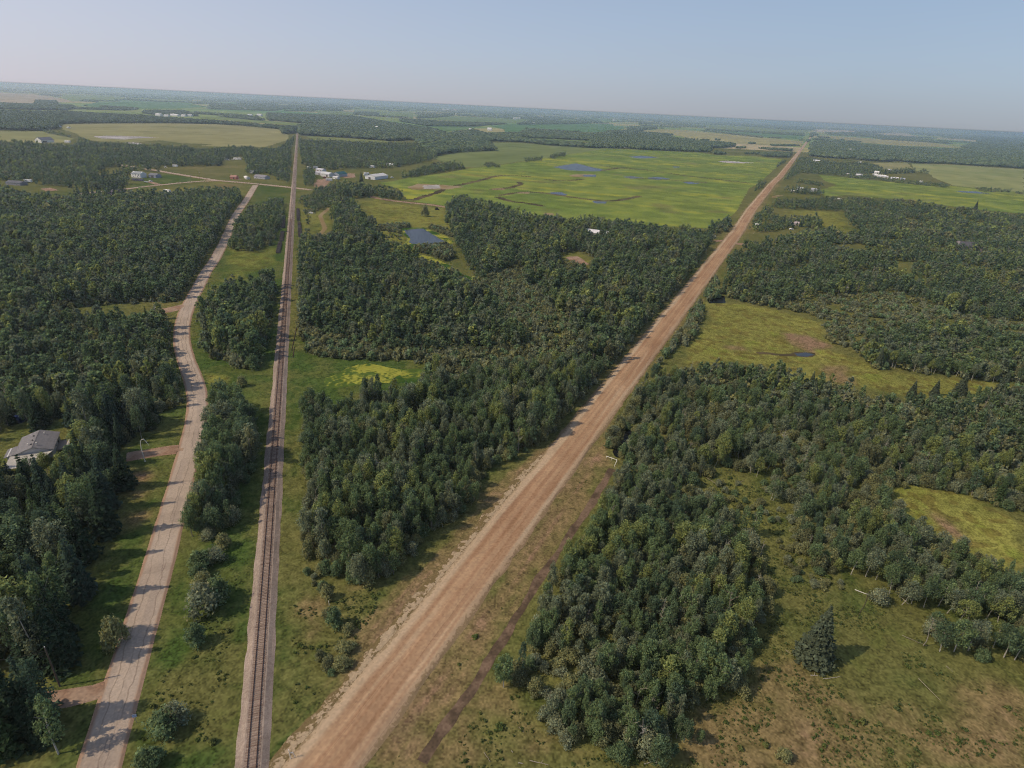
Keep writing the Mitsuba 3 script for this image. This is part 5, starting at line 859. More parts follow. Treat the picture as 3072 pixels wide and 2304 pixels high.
def place(x, y, s, sz, rot, tilt=0.0, tdir=0.0):
    t = T().translate([float(x), float(y), 0]).rotate([0, 0, 1], float(math.degrees(rot)))
    if tilt: t = t.rotate([math.cos(tdir), math.sin(tdir), 0], tilt)
    return t.scale([float(s), float(s), float(sz)])
def seen_at(x, y, z):
    """in per cent of the photo's width and height, for labels and for telling what is in the frame"""
    d = np.array([x, y, z - CAM_H]); w = d @ _fw; k = 1 / math.tan(math.radians(81.045 / 2))
    return 50 + 50 * k * (d @ np.cross(_fw, _up)) / w, 50 - 50 * 4 / 3 * k * (d @ np.array(_up)) / w
LANDMARKS = [('the lone spruce', [(70.98,98.27)][0], 8), ('the white barrier', [(37.48,178.9)][0], 1), ('the duckweed pond', [(-60.76,244.8)][0], 0), ('the white house', (-155, 167), 3), ('the bent birch', [(-118.26,164.36)][0], 4), ('the utility pole', [(-88.1,82.37)][0], 5), ('the road sign', [(-68.58,75.55)][0], 1),
             ('the yellow marsh', [(141.07,146.96)][0], 0), ('the meadow puddle', [(150.8,293.1)][0], 0), ('the marker post', [(-37.01,69.94)][0], 1), ('the lone log', [(95.03,119.2)][0], 0), ('the farm pond', [(-87.2,549.9)][0], 0), ('the gravel driveway', [(-83.02,80.04)][0], 0), ('the road bend', [(-182.2,310.2)][0], 0)]
MARK_AT = [seen_at(p[0], p[1], z) for _, p, z in LANDMARKS]
ORDINAL = 'second third fourth fifth sixth seventh eighth ninth tenth eleventh twelfth thirteenth fourteenth fifteenth sixteenth seventeenth eighteenth nineteenth twentieth'.split() + ['twenty ' + w for w in 'first second third fourth fifth sixth seventh eighth ninth'.split()] + ['thirtieth'] + ['thirty ' + w for w in 'first second third fourth fifth sixth seventh eighth ninth'.split()]
def beside(a, b):
    """a place in the photo told by the nearest landmark"""
    k = min(range(len(MARK_AT)), key=lambda i: math.hypot(a - MARK_AT[i][0], (b - MARK_AT[i][1]) * .75))
    dx, dy = a - MARK_AT[k][0], (b - MARK_AT[k][1]) * .75; d = math.hypot(dx, dy)
    w = ['right of', 'below right of', 'below', 'below left of', 'left of', 'above left of', 'above', 'above right of'][int(round(math.degrees(math.atan2(dy, dx)) / 45)) % 8]
    return f"{'just ' if d < 4 else 'far ' if d > 10 else ''}{w} {LANDMARKS[k][0]}"
SINGLES = {}
def single_label(key, look, noun, plural, x, y, z, cat, group):
    a, b = seen_at(x, y, z)
    SINGLES.setdefault((look, noun, plural, beside(a, b)), []).append((a, key, cat, group))
def name_singles():
    for (look, noun, plural, where), found in SINGLES.items():
        found.sort(); n = len(found)
        for i, (a, key, cat, group) in enumerate(found):
            if n == 1: lb = f'{look} {noun} {where}'
            else:
                o = 'leftmost' if i == 0 else 'rightmost' if i == n - 1 else (ORDINAL[i - 1] if i - 1 < len(ORDINAL) else 'next') + ' from left'
                lb = f'{o} of the {look} {plural} {where}'
            tag(key, lb, cat, group)
def size_word(h, mean): return 'tall' if h > mean * 1.08 else 'short' if h < mean * .85 else 'medium'
rng = np.random.default_rng(77)
single = {}
def individuals(kind, pts, n_most, holder):
    """the n_most nearest in view become things of their own, the rest belong to the stuff of their wood"""
    def out(p):
        a, b = seen_at(p[0], p[1], p[2] * .7)
        return not (0.5 < a < 99.5 and b < 99.5)
    order = sorted(range(len(pts)), key=lambda i: (out(pts[i]), (pts[i][0] ** 2 + pts[i][1] ** 2 + 110 ** 2) / pts[i][2] ** 2))
    return set(order[:n_most])
wood_n = {}
def wood(base, key, label, group_id, tw):
    """one more tree for the stuff object of this wood"""
    k = (base, key)
    if k not in wood_n:
        wood_n[k] = [new(base), 0]
        tag(wood_n[k][0], label, kind='stuff')
    wood_n[k][1] += 1
    scene[f'{wood_n[k][0]}__{wood_n[k][1]:05d}'] = {'type': 'instance', 'shapegroup': {'type': 'ref', 'id': group_id}, 'to_world': tw}
KIND_WORD = {'aspen': 'aspen_tree', 'willow': 'willow_bush', 'spruce': 'spruce_tree', 'bare': 'bare_tree'}
MOST = {'aspen': 300, 'willow': 260, 'spruce': 140, 'bare': 120}
for kind in ('aspen', 'willow', 'spruce', 'bare'):
    pts = PTS[kind]; own = individuals(kind, pts, MOST[kind], None)
    for i, (x, y, h, key, where, tn, rd) in enumerate(pts):
        d = math.hypot(x, y); rot = rng.uniform(0, 6.283)
        if kind == 'aspen':
            c = rng.choice(6, p=ASPEN_P) if rng.random() < .35 else [3, 0, 0, 1, 2, 1, 4, 2, 5][int(np.clip((tn - .2) / .6, 0, .999) * 9)]
            v = rng.integers(3); wd = rng.uniform(.65, 1.35) * (.82 if key in ('right_front', 'right_corner', 'right_near', 'middle') else 1.0)
            sc = h / H0; tw = place(x, y, sc ** .7 * wd, sc, rot, rng.uniform(0, 5), rng.uniform(0, 6.28))
            if i in own:
                k = new('aspen_tree'); gid = f'aspen_kind_{v}{c}'
                look = (f'{size_word(h, 9)} {ASPEN[c][0]}', 'aspen', 'aspens'); gr = f'{ASPEN[c][0]} aspens of {where}'
            else: gid = f'aspen_near_{v}{c}' if d < 260 else f'aspen_mid_{v}{c}' if d < 620 else f'aspen_far_{v % 2}{c}'; base, lb = 'aspen_wood', f'rest of the leafy aspens in {where}'
        elif kind == 'willow':
            c = rng.choice(4, p=WILLOW_P) if rng.random() < .5 else min(3, int(tn * 4)); v = rng.integers(2); sc = h / 3.0
            tw = place(x, y, sc ** .8 * rng.uniform(.85, 1.3) * (1.0 if h < 3.6 else .8), sc, rot)
            if i in own: k = new('willow_bush'); gid = f'willow_kind_{v}{c}'; look = (f'{size_word(h, 2.4)} {WILLOW[c][0]}', 'bush', 'bushes'); gr = f'{WILLOW[c][0]} bushes of {where}'
            else: gid = f'willow_near_{v}{c}' if d < 240 else f'willow_mid_{v}{c}'; base, lb = 'willow_scrub', f'rest of the rounded bushes in {where}'
        elif kind == 'spruce':
            c = rng.integers(3); sc = h * rng.uniform(.9, 1.3) / HS; tw = place(x, y, sc * rng.uniform(.85, 1.1), sc, rot)
            if i in own: k = new('spruce_tree'); gid = f'spruce_kind_{rng.integers(2)}{c}' if d < 300 else f'spruce_mid_{c}'; look = (f'{SPRUCE[c][0]} pointed', 'spruce', 'spruces'); gr = f'{SPRUCE[c][0]} spruces of {where}'
            else: gid = f'spruce_near_{c}' if d < 380 else f'spruce_far_{c}'; base, lb = 'spruce_wood', f'rest of the pointed spruces in {where}'
        else:
            c = rng.integers(4); sc = h / 9.0 * rng.uniform(.7, 1.05); tw = place(x, y, sc, sc, rot, rng.uniform(0, 10), rng.uniform(0, 6.28))
            if i in own: k = new('bare_tree'); gid = f'bare_kind_{c}'; look = (['white', 'grey', 'brownish', 'whitish'][c] + ' bare', 'dead tree', 'dead trees'); gr = f'bare dead trees of {where}'
            else: gid = f'bare_near_{c}'; base, lb = 'dead_wood', f'rest of the bare grey trees in {where}'
        if i in own:
            scene[k] = {'type': 'instance', 'shapegroup': {'type': 'ref', 'id': gid}, 'to_world': tw}
            single_label(k, *look, x, y, h * .65, 'bush' if kind == 'willow' else 'tree', gr)
        else:
            wood(base, where, lb, gid, tw)

name_singles()
# ------------------------------------------------------------------ far woods: canopy lumps, coarser with distance
FARW = [
 ('dark wood behind the hay field', [(-1336,1572),(-1314,1604),(-1258,1670),(-1285,1764),(-1455,2024),(-1421,2164),(-1337,2390),(-1207,2508),(-1089,2487),(-890,2353),(-766,2046),(-758,2136),(-858,2437),(-921,2458),(-1134,2569),(-1325,2646),(-1498,2692),(-1641,2786),(-1852,2779),(-1975,2802),(-2060,2543),(-2066,2458)], 12),
 ('wood at the far left edge', [(-2311,2750),(-2347,2898),(-2241,3180),(-2430,3512),(-2667,3845),(-2716,3778),(-3405,4737),(-3435,4580),(-2728,3619),(-2869,3557),(-2841,3395)], 12),
 ('thin tree belt beyond the blue green field', [(-2350,3366),(-2193,3569),(-2224,3768),(-2205,3758),(-2335,3546),(-2416,3481)], 11),
 ('wood with white houses left of the distant railway', [(-1913,3251),(-1697,3051),(-1605,3347),(-1278,3086),(-1213,3085),(-1179,3000),(-1482,3488),(-1594,3189),(-2030,3871),(-2078,3557)], 11),
 ('broad dark wood right of the distant railway', [(-1200,3050),(-1227,3145),(-1046,3024),(-1006,3012),(-898,2939),(-852,2771),(-946,2831),(-926,2640),(-709,2040),(-685,2032),(-547,2028),(-417,1973),(-357,2082),(-208,1468.1),(-160,1665),(-80,1774),(-116,2124),(-135,2179),(-146,2415),(-276,2548),(-365,2553),(-377,2637),(-287,2649),(-153,2514),(-130,2250),(-5,2271),(89,2156),(222,2131),(304,2187),(321,2314),(210,2278),(96,2347),(-6,2431),(-14,2598),(45,2662),(168,2665),(283,2658),(380,2754),(532,3908),(352,3348),(199,3276),(100,3582),(-10,3273),(-13,3048),(-81,2885),(-156,2691),(-238,3072),(-305,2598),(-463,3082),(-649,3384),(-1189,4549),(-1408,4473),(-1513,4246),(-1697,4300),(-1328,3355)], 12),
 ('wooded ridge above the green strip', [(-2320,4769),(-2049,5118),(-2034,5316),(-2332,6348),(-2132,6568),(-1866,6692),(-2319,8196),(-2793,9162),(-3022,9286),(-3002,7686),(-3221,7119),(-2932,6079)], 11),
 ('oval copse in the pale green field', [(-1425,5421),(-1265,5193),(-1215,5415),(-1441,6385),(-1615,6559),(-1575,6030)], 11),
 ('small copse at the end of the ridge', [(-2185,7904),(-2134,7997),(-2408,9005),(-2403,8745)], 10),
 ('long tree belt in the middle distance', [(-766,3998),(-691,3845),(-520,3463),(-287,3783),(-233,4215),(-101,4741),(-100,4664),(-432,4332),(-570,4310),(-802,4392),(-867,4528)], 12),
 ('copse left of the far white barns', [(-836,5071),(-776,5870),(-790,7277),(-1029,9475),(-932,6342),(-888,5439)], 12),
 ('tree row above the long green field', [(-768,7374),(-166,7188),(281,7235),(504,8733),(546,10898),(-236,8101),(-834,8000)], 9),
 ('wood behind the deep green field', [(-51,4699),(375,5710),(680,6741),(792,7881),(457,7003),(80,6526),(-47,4910)], 12),
 ('far copse on the horizon plain', [(748,14981),(1379,14936),(1353,14939),(788,14979)], 11),
 ('dark wood behind the canola field', [(223,2159),(259,2189),(351,2209),(440,2175),(643,2227),(738,2553),(814,2628),(911,2797),(934,2874),(923,2980),(776,3014),(765,3481),(708,3789),(618,3710),(370,3186),(316,3119)], 13),
 ('dark wood corner left of the beige field', [(425,3663),(647,3889),(958,5145),(1121,5546),(1252,6254),(932,5356),(646,4239),(416,3591)], 13),
 ('ragged tree line behind the canola field', [(621,2103),(682,2137),(818,2232),(789,2121),(856,2123),(929,2193),(1036,2435),(829,2239),(795,2229),(673,2113),(657,2211)], 10),
 ('tree line left of the dirt road bend', [(953,2688),(991,2629),(1085,2628),(1137,2743),(1107,2690),(1005,2671),(951,2667)], 9),
 ('bushes in the meadow beyond the canola', [(875,2664),(921,2688),(909,2658),(859,2616)], 8),
 ('single round tree in the beige field', [(995,3386),(1022,3393),(1028,3427),(999,3395)], 12),
 ('bush clump in the beige field', [(1132,3276),(1174,3297),(1139,3206),(1093,3161)], 8),
 ('thin row of trees near the far road', [(1212,3190),(1427,3318),(1412,3287),(1162,3051)], 7),
 ('belt above the beige field', [(1233,5885),(1412,5837),(1622,5550),(1684,4624),(1593,4379),(1559,5336),(1480,6167),(1321,6278)], 9),
 ('far belt right of the copse', [(1398,7996),(1753,8526),(2008,9784),(1598,9085)], 11),
 ('long thin far belt', [(2183,10486),(2504,9164),(2512,9176),(2209,10616)], 10),
 ('bushes on the light far field', [(1637,4422),(1770,4493),(1794,4579),(1650,4444)], 9),
 ('belt along the light far field', [(1740,6279),(2087,5944),(2450,5742),(2866,6736),(2603,6595),(2162,6438),(1833,6625)], 10),
 ('dark forest under the horizon', [(3135,11075),(3742,11594),(3643,9318),(4471,10171),(5047,11599),(5535,12472),(6795,13373),(6951,13292),(7475,13005),(7539,12968),(7254,11979),(7048,10917),(5689,8216),(4555,6567),(2918,4344),(3079,3942),(9159,11879),(9059,11955),(8203,12559),(6778,13382),(5965,13763),(6006,13745),(5103,14105),(4123,14422)], 13),
 ('broad dark forest right of the dirt road', [(995,2242),(1028,2311),(1066,2245),(1164,2200),(1213,2169),(1311,2261),(1316,2182),(1466,2240),(1705,2157),(3684,4735),(2545,3787),(2147,3690),(1975,3870),(2029,4278),(1698,3826),(1448,3287)], 12),
 ('wood below the pinkish field', [(1989,4501),(2175,4471),(2192,4540),(2109,4750)], 10),
 ('belt between pinkish and tan fields', [(3599,7981),(3616,6885),(4630,8455),(5325,10348),(3547,7744)], 10),
 ('belt right of the tan fields', [(3658,7004),(3190,5803),(3448,5553),(3455,5260),(4060,6538),(4187,7362)], 11),
 ('copse by the dirt road end', [(1781,4232),(1861,4287),(1857,4282),(1777,4198)], 8),
]
def lump_mesh(rng, q, size, height, cols):
    n = len(q)
    top = ICOF[ICOV[ICOF][:, :, 2].mean(1) > -.35]
    V = ICOV[None] * rng.uniform(.72, 1.25, (n, 12, 1)) * (size * rng.uniform(.7, 1.25, (n, 1)))[:, :, None] * [[[1, 1, 0]]]
    hz = (height * rng.uniform(.72, 1.18, (n, 1)))
    V[:, :, 2] = np.maximum(hz * (.55 + .5 * ICOV[None, :, 2] * rng.uniform(.8, 1.1, (n, 12))), 0)
    V[:, :, :2] += q[:, None, :]
    F = (top[None] + (np.arange(n) * 12)[:, None, None]).reshape(-1, 3)
    c = np.asarray(cols)[rng.integers(0, len(cols), n)] * rng.normal(1, .14, (n, 1)).clip(.6, 1.5)
    Cc = np.repeat(c, 12, 0) * rng.normal(1, .16, (n * 12, 1)).clip(.5, 1.6)
    return V.reshape(-1, 3), F, Cc.clip(.004, .5)
FARCOL = [(0.060, 0.091, 0.051), (0.071, 0.104, 0.055), (0.052, 0.080, 0.051), (0.082, 0.107, 0.066), (0.090, 0.117, 0.058)]
for i, (lb, poly, h) in enumerate(FARW):
    rng = np.random.default_rng(3000 + i)
    g = Polygon(poly).buffer(0)
    b = [p for p in poly if p[1] > 0]
    dist = np.median([math.hypot(*p) for p in b])
    d = float(np.clip(dist / 420, 4.5, 26)); d = max(d, math.sqrt(min(g.area, 4e7) / 11000))
    q = scatter(g, d, 3100 + i, off=False, gap=.05, gap_scale=60)
    if len(q) < 2: q = np.array([[g.centroid.x, g.centroid.y]])
    q = q[[not YARD_OFF.contains(Point(*a)) for a in q]]
    q = q[[not KEEP_FAR.contains(Point(*a)) for a in q]] if (KEEP_FAR := prep(LineString(DIRT[500:]).buffer(14 + dist * .002))) else q
    v, f, c = lump_mesh(rng, q, d * .78, h, FARCOL)
    k = new('far_wood'); scene[k] = ply((v, f), 'vertex_paint', color=c); tag(k, lb, kind='stuff')
# beyond the traced ones: belts and blocks of trees along the section lines out to the horizon
rng = np.random.default_rng(4100)
qs, sz = [], []
traced = prep(shapely.unary_union([Polygon(p[1]).buffer(30) for p in FARW] + [Polygon(p[2]).buffer(20) for p in FIELDS]))
for i, u in enumerate(us):
    for j, v in enumerate(vs):
        c = dirt_xy(u + 400, v + 400); d = math.hypot(*c)
        if c[1] < 3400 or d > 19000 or not in_view(c[0], c[1]): continue
        st = max(13.0, d / 330)
        for side_k in range(2):
            if rng.random() < .5:
                a0, a1, w = rng.uniform(0, 200), rng.uniform(400, 805), rng.uniform(1, 60)
                for t in np.arange(a0, a1, st):
                    for o in np.arange(0, w, st): qs.append(dirt_xy(u + t, v + o) if side_k else dirt_xy(u + o, v + t)); sz.append(st)
        if rng.random() < .24 + .25 * (d > 9000):
            cu, cv, ru, rv = u + rng.uniform(100, 700), v + rng.uniform(100, 700), rng.uniform(40, 260), rng.uniform(80, 420)
            for a in np.arange(-1, 1, st / ru):
                for b in np.arange(-1, 1, st / rv):
                    if a * a + b * b < 1: qs.append(dirt_xy(cu + a * ru, cv + b * rv)); sz.append(st)
qs, sz = np.array(qs), np.array(sz)
qs = qs + rng.uniform(-.4, .4, qs.shape) * sz[:, None]
keep = np.array([not traced.contains(Point(*a)) for a in qs])
qs, sz = qs[keep], sz[keep]
v, f, c = lump_mesh(rng, qs, (sz * .8)[:, None], 12.0, FARCOL)
scene['horizon_woods'] = ply((v, f), 'vertex_paint', color=c); tag('horizon_woods', 'tree belts and woodlots scattered to the horizon', kind='stuff')

# ------------------------------------------------------------------ low weeds and tall grass near the camera
rng = np.random.default_rng(51)
WEEDS = [('weeds', 'leafy green weeds in the right clearing', [(66.17,118.61),(82.38,146.05),(85.67,126.71),(95.54,114.27),(101.3,102.42),(112.54,95.21),(116.85,95.85),(101.25,75.23),(35.23,71.98),(38.36,85.13),(49.21,89.34),(55.57,95.52),(65.13,109.36)], 1.0, .55),
         ('weeds', 'leafy green weeds along the ditch', [(-13.58,69.58),(-7.41,80.93),(-1.13,91.04),(9.24,80.82),(14.44,75.66),(30.63,72.3),(35.23,71.98)], 1.0, .55),
         ('weeds', 'green weeds between railway and dirt road', [(-40.18,75.94),(-49.6,106.82),(-38.84,109.51),(-29.27,117.57),(-30.58,98.77),(-33.47,90.33),(-32.84,88.07)], 1.0, .6),
         ('weeds', 'low weeds on the right verge of the dirt road', [(-21.94,69.16),(-12.75,93.54),(-3.06,113.96),(10.4,146.26),(18.84,164.03),(35.2,195.95),(36.8,181.89),(21.65,142.76),(6.98,114.63),(-2.08,96.23),(-14.14,69.55)], 2.4, .7),
         ('weeds', 'weeds on the strip between paved road and railway', [(-64.68,67.31),(-70.2,84.46),(-66.29,92.38),(-81.02,120.75),(-76.37,133.73),(-73.34,141.03),(-61.59,109.01),(-46.56,68.2)], 1.2, .65),
         ('weeds', 'green undergrowth in the inner clearing', [(57.12,163.82),(77.04,179.52),(87.29,161.24),(85.69,148.57),(84.74,140.6),(85.71,131.54),(77.12,126.11),(69.03,119.89),(76.82,148.55),(68.69,152.46),(53.95,150.5)], 1.0, .4)]
for i, (nm, lb, poly, d, gap) in enumerate(WEEDS):
    k = new(nm); tag(k, lb, kind='stuff')
    q = scatter(poly, d, 600 + i, gap=gap, gap_scale=5.0)
    for n, (x, y) in enumerate(q):
        s = .35 + 1.0 * rng.random() ** 2.5
        scene[f'{k}__{n:05d}'] = {'type': 'instance', 'shapegroup': {'type': 'ref', 'id': f'weed{"_small" if rng.random() < .88 else ""}_{rng.integers(3)}'}, 'to_world': place(x, y, s, s * rng.uniform(.5, 1.0), rng.uniform(0, 6.28))}

# ------------------------------------------------------------------ buildings
GRID = -math.radians(24.2)                                    # yaw of the section-line grid (across the dirt road)
def gable(name, label, xy, yaw, L, W, wall_h, rise, wall=(.62, .62, .62), roof=(.26, .26, .27), over=.4, windows=(), doors=(), cat='house', group=None, hip=0.0, detail=True, roof_mat=None, wall_mat=None, z=0.0):
    """a gabled building: ridge along local x (length L), W across; windows (side, along, up, w, h), doors likewise; sides n s e w"""
    k = new(name); tag(k, label, cat, group)
    pent = Polygon([(-W / 2, -.3), (W / 2, -.3), (W / 2, wall_h), (0, wall_h + rise - .02), (-W / 2, wall_h)])
    m = trimesh.creation.extrude_polygon(pent, L, engine='earcut')
    v = np.array(m.vertices); v = np.c_[v[:, 2] - L / 2, v[:, 0], v[:, 1]]
    place_ = lambda me: turned(me, yaw, xy, z)
    wm = place_((v, np.array(m.faces)[:, ::-1]))
    part(k, 'wall', ply(wm, wall_mat) if wall_mat else colored(wm, wall, var=.06))
    s = math.atan2(rise, W / 2); n = np.array([0, math.sin(s), math.cos(s)]); hw, th = W / 2 + over, .18
    zo = wall_h - over * math.tan(s)
    sl = []
    for sg in (-1, 1):
        a = [[-L / 2 - over + hip * 0, sg * hw, zo], [L / 2 + over, sg * hw, zo], [L / 2 + over - hip, 0, wall_h + rise], [-L / 2 - over + hip, 0, wall_h + rise]]
        a = np.array(a, float); nn = np.array([0, sg * n[1], n[2]]) * th
        vv = np.vstack([a + .02, a + nn]); ff = [[0, 1, 2], [0, 2, 3], [4, 6, 5], [4, 7, 6], [0, 4, 5], [0, 5, 1], [1, 5, 6], [1, 6, 2], [2, 6, 7], [2, 7, 3], [3, 7, 4], [3, 4, 0]]
        sl.append((vv, np.array(ff)))
    rm = place_(join(*sl))
    rk = part(k, 'roof', ply(rm, roof_mat) if roof_mat else colored(rm, roof, var=.12))
    def opening(nm, side, a, up, w, h, mat, frame):
        d = {'s': (a, -W / 2 - .03, 0), 'n': (a, W / 2 + .03, 0), 'e': (L / 2 + .03, a, 1), 'w': (-L / 2 - .03, a, 1)}[side]
        bx = lambda w_, h_, t_: box(d[0], d[1], up, *( (w_, t_, h_) if not d[2] else (t_, w_, h_)))
        wk = part(k, nm, ply(place_(bx(w, h, .1)), mat))
        if frame is not None: scene[wk + '__frame'] = colored(place_(join(bx(w + .24, .12, .16), *[( (q := bx(w + .24, .12, .16))[0] + [0, 0, sgn * (h / 2 + .06)], q[1]) for sgn in (-1, 1)])), frame)
    for w_ in windows: opening('window', *w_, 'mat_glass', (.7, .7, .7) if detail else None)
    for d_ in doors: opening('door', *d_, 'mat_glass' if len(d_) > 5 else 'mat_door', None)
    return k, place_, rk
scene['mat_door'] = two(diffuse(lambda p, n, uv: C(.10, .09, .09) * (1 + .3 * (noise(p.x * 2, p.y * 2, p.z * 2) - .5))))
scene['mat_white_wall'] = two(diffuse(lambda p, n, uv: C(.70, .70, .69) * (1 - .12 * smoothstep(.75, 1, p.x * 1.1 + p.y * 1.1 - dr.floor(p.x * 1.1 + p.y * 1.1)))))
# the white house at lower left: main block, a lower addition on its left, a pale carport in front
hy = math.radians(27)
hc = np.array([-154.0, 168.3]); hx, hyv = np.array([math.cos(hy), math.sin(hy)]), np.array([-math.sin(hy), math.cos(hy)])
k, pl, rk = gable('house', 'grey shingled white house half hidden by spruces at the lower left', hc - hx * 1.2, hy + math.pi / 2, 11.6, 9.6, 2.75, 1.65, roof_mat='mat_roofing', wall_mat='mat_siding', over=.45,
                  windows=[('w', 1.6, 1.7, 1.0, 1.0), ('w', -2.6, 1.6, .9, .9), ('s', -1, 1.6, 1.6, 1.1)], doors=[('s', 2.8, 1.0, .95, 2.0)])
ad = box(-3.0, 5.9, 1.2, 5.6, 2.4, 2.5); part(k, 'addition', ply(pl(ad), 'mat_siding'))
sl = np.array([[-5.95, 4.6, 2.77], [.05, 4.6, 2.77], [.05, 8.0, 1.95], [-5.95, 8.0, 1.95]]); part(k, 'addition_roof', ply(pl((np.vstack([sl + [0, 0, .05], sl + [0, 0, .22]]), np.array([[0, 1, 2], [0, 2, 3], [4, 6, 5], [4, 7, 6], [0, 4, 5], [0, 5, 1], [1, 5, 6], [1, 6, 2], [2, 6, 7], [2, 7, 3], [3, 7, 4], [3, 4, 0]]))), 'mat_roofing'))
def roof_z(y): return 2.75 + 1.65 * (1 - abs(y) / 4.8)
for (x, y) in ((-3.6, .7), (-.6, .9), (2.6, 1.1)):
    key = f'{rk}__vent' + (f'_{_parts.setdefault((rk, "vent"), 0):03d}' if _parts.setdefault((rk, 'vent'), 0) else ''); _parts[(rk, 'vent')] += 1
    scene[key] = colored(pl(box(x, y, roof_z(y) + .35, .42, .42, .34, .05)), (.05, .05, .055))
for i, (x, y, h) in enumerate(((-4.3, -.9, .9), (3.6, -1.6, .7), (-3.2, 1.6, .8))):
    key = f'{rk}__flue' + (f'_{i:03d}' if i else '')
    scene[key] = colored(pl(join(tube([[x, y, roof_z(y)], [x, y, roof_z(y) + h]], .13, 8), tube([[x, y, roof_z(y) + h], [x, y, roof_z(y) + h + .16]], .2, 8))), (.62, .60, .56))
c2 = new('carport'); tag(c2, 'pale flat roofed carport in front of the white house', 'carport')
cs = np.array([[-6.0, -5.2, 2.35], [-6.0, 6.2, 2.35], [-13.6, 6.6, 1.95], [-13.6, -1.2, 1.95]])
part(c2, 'roof', ply(pl((np.vstack([cs, cs + [0, 0, .12]]), np.array([[0, 2, 1], [0, 3, 2], [4, 5, 6], [4, 6, 7], [0, 1, 5], [0, 5, 4], [1, 2, 6], [1, 6, 5], [2, 3, 7], [2, 7, 6], [3, 0, 4], [3, 4, 7]]))), 'mat_pale_roof'))
scene['mat_pale_roof'] = two(diffuse(lambda p, n, uv: C(.40, .385, .355) * (1 + .25 * (fbm(p.x * .5, p.y * .5, 1, 3) - .5) - .1 * smoothstep(.8, 1, p.x * .8 - dr.floor(p.x * .8)))))
for (x, y) in ((-13.3, 6.2), (-13.3, 2.5), (-13.3, -.9), (-6.3, 5.9)): part(c2, 'post', colored(pl(box(x, y, .95, .14, .14, 2.0)), (.55, .54, .5)))
d2 = new('deck'); tag(d2, 'white railed wooden deck at the right of the white house', 'deck')
part(d2, 'floor', colored(pl(box(.5, -6.6, .55, 6.5, 3.2, .16)), (.30, .26, .23), var=.2))
for x in np.linspace(-2.6, 3.6, 7): part(d2, 'rail_post', colored(pl(box(x, -8.12, 1.05, .09, .09, .95)), (.72, .72, .72)))
for z_ in (1.05, 1.5): part(d2, 'handrail', colored(pl(box(.5, -8.12, z_, 6.4, .07, .09)), (.74, .74, .74)))

R90 = math.pi / 2
gable('shed', 'long white farm shed with pale metal roof beside the canola field', (-227, 980), GRID + R90, 33, 19, 4.6, 2.6, roof=(.52, .53, .54), wall=(.60, .62, .66), over=.5, cat='shed', doors=[('w', 1, 1.6, 4.2, 3.2)], windows=[('s', -8, 2.4, 1.2, .8), ('s', 0, 2.4, 1.2, .8), ('s', 8, 2.4, 1.2, .8)])
gable('house', 'pale walled farm building left of the green roof', (-303, 976), GRID, 17, 11, 4.2, 2.4, roof=(.50, .52, .54), wall=WHT, doors=[('s', 4, 1.5, 3, 3)], windows=[('s', -4, 2.6, 1.2, 1)])
gable('house', 'farm building with a dark teal roof', (-286, 986), GRID + R90, 19, 13, 3.8, 3.2, roof=(.035, .105, .120), wall=(.30, .34, .40), windows=[('s', 2, 2, 1.2, 1)])
gable('barn', 'white barn with dark roof and open gable end at the left', (-1003, 1332), math.radians(75), 28, 17, 5.2, 5.0, roof=(.15, .155, .18), wall=(.68, .68, .66), cat='barn', doors=[('w', 2.5, 2.0, 4.6, 4.4), ('s', -6, 1.8, 9, 3.6)])
gable('house', 'white two storey house with grey roof by the side road', (-527, 858), math.radians(-12), 15, 11, 5.2, 2.4, roof=(.27, .29, .31), wall=(.70, .70, .70), hip=2.5, windows=[('s', -4, 3.6, 1.3, 1.2), ('s', 0, 3.6, 1.3, 1.2), ('s', 4.5, 3.4, 1.6, 1.4), ('s', -4, 1.2, 1.3, 1)], doors=[('s', 3, 1.1, 1, 2.1)])
gable('garage', 'grey roofed garage wing with shade in its colours, right of the two storey house', (-509, 865), math.radians(-12), 12, 10, 3.2, 2.2, roof=(.17, .18, .20), wall=(.28, .29, .36), cat='garage', doors=[('s', 0, 1.3, 4.5, 2.5)])  # this wing lies in shade, painted as darker wall and roof colours
gable('shed', 'small red shed beside the crossing road', [(-409.9,890.6)][0], GRID + .3, 9, 7, 2.8, 2.2, roof=(.34, .20, .16), wall=(.42, .16, .12), cat='shed', doors=[('s', 1, 1.1, 2.2, 2.1)])
gable('house', 'grey roofed bungalow near the railway crossing', [(-378.5,910.3)][0], GRID + .1, 19, 11, 2.8, 2.2, roof=(.24, .235, .26), wall=(.42, .42, .46), windows=[('s', -4, 1.6, 1.5, 1.1), ('s', 3, 1.6, 1.5, 1.1)])
gable('garage', 'white roofed low garage right of the red shed', [(-395.6,899.1)][0], GRID - .5, 14, 5, 2.4, 1.0, roof=(.66, .66, .64), wall=(.55, .55, .55), cat='garage')
gable('shed', 'small white shed behind the bungalow', [(-414.9,986)][0], GRID, 9, 6, 2.6, 1.5, roof=(.62, .63, .65), wall=WHT, cat='shed')
gable('shed', 'small pale shed left of the white shed behind the bungalow', [(-418.1,972.8)][0], GRID, 8, 6, 2.6, 1.4, roof=(.45, .47, .52), wall=(.5, .5, .55), cat='shed')
gable('shed', 'white shed at the left of the trailer row', [(-548.3,1163.6)][0], GRID, 10, 7, 3.0, 1.8, roof=(.64, .65, .66), wall=WHT, cat='shed')
gable('house', 'dark roofed house sunk in the large left wood', [(-390.5,498)][0], math.radians(-15), 18, 14, 4.4, 3.6, roof=(.085, .075, .085), wall=(.20, .18, .18), hip=3.0, windows=[('s', -4, 3.0, 1.3, 1.2), ('s', 4, 3.0, 1.3, 1.2)])
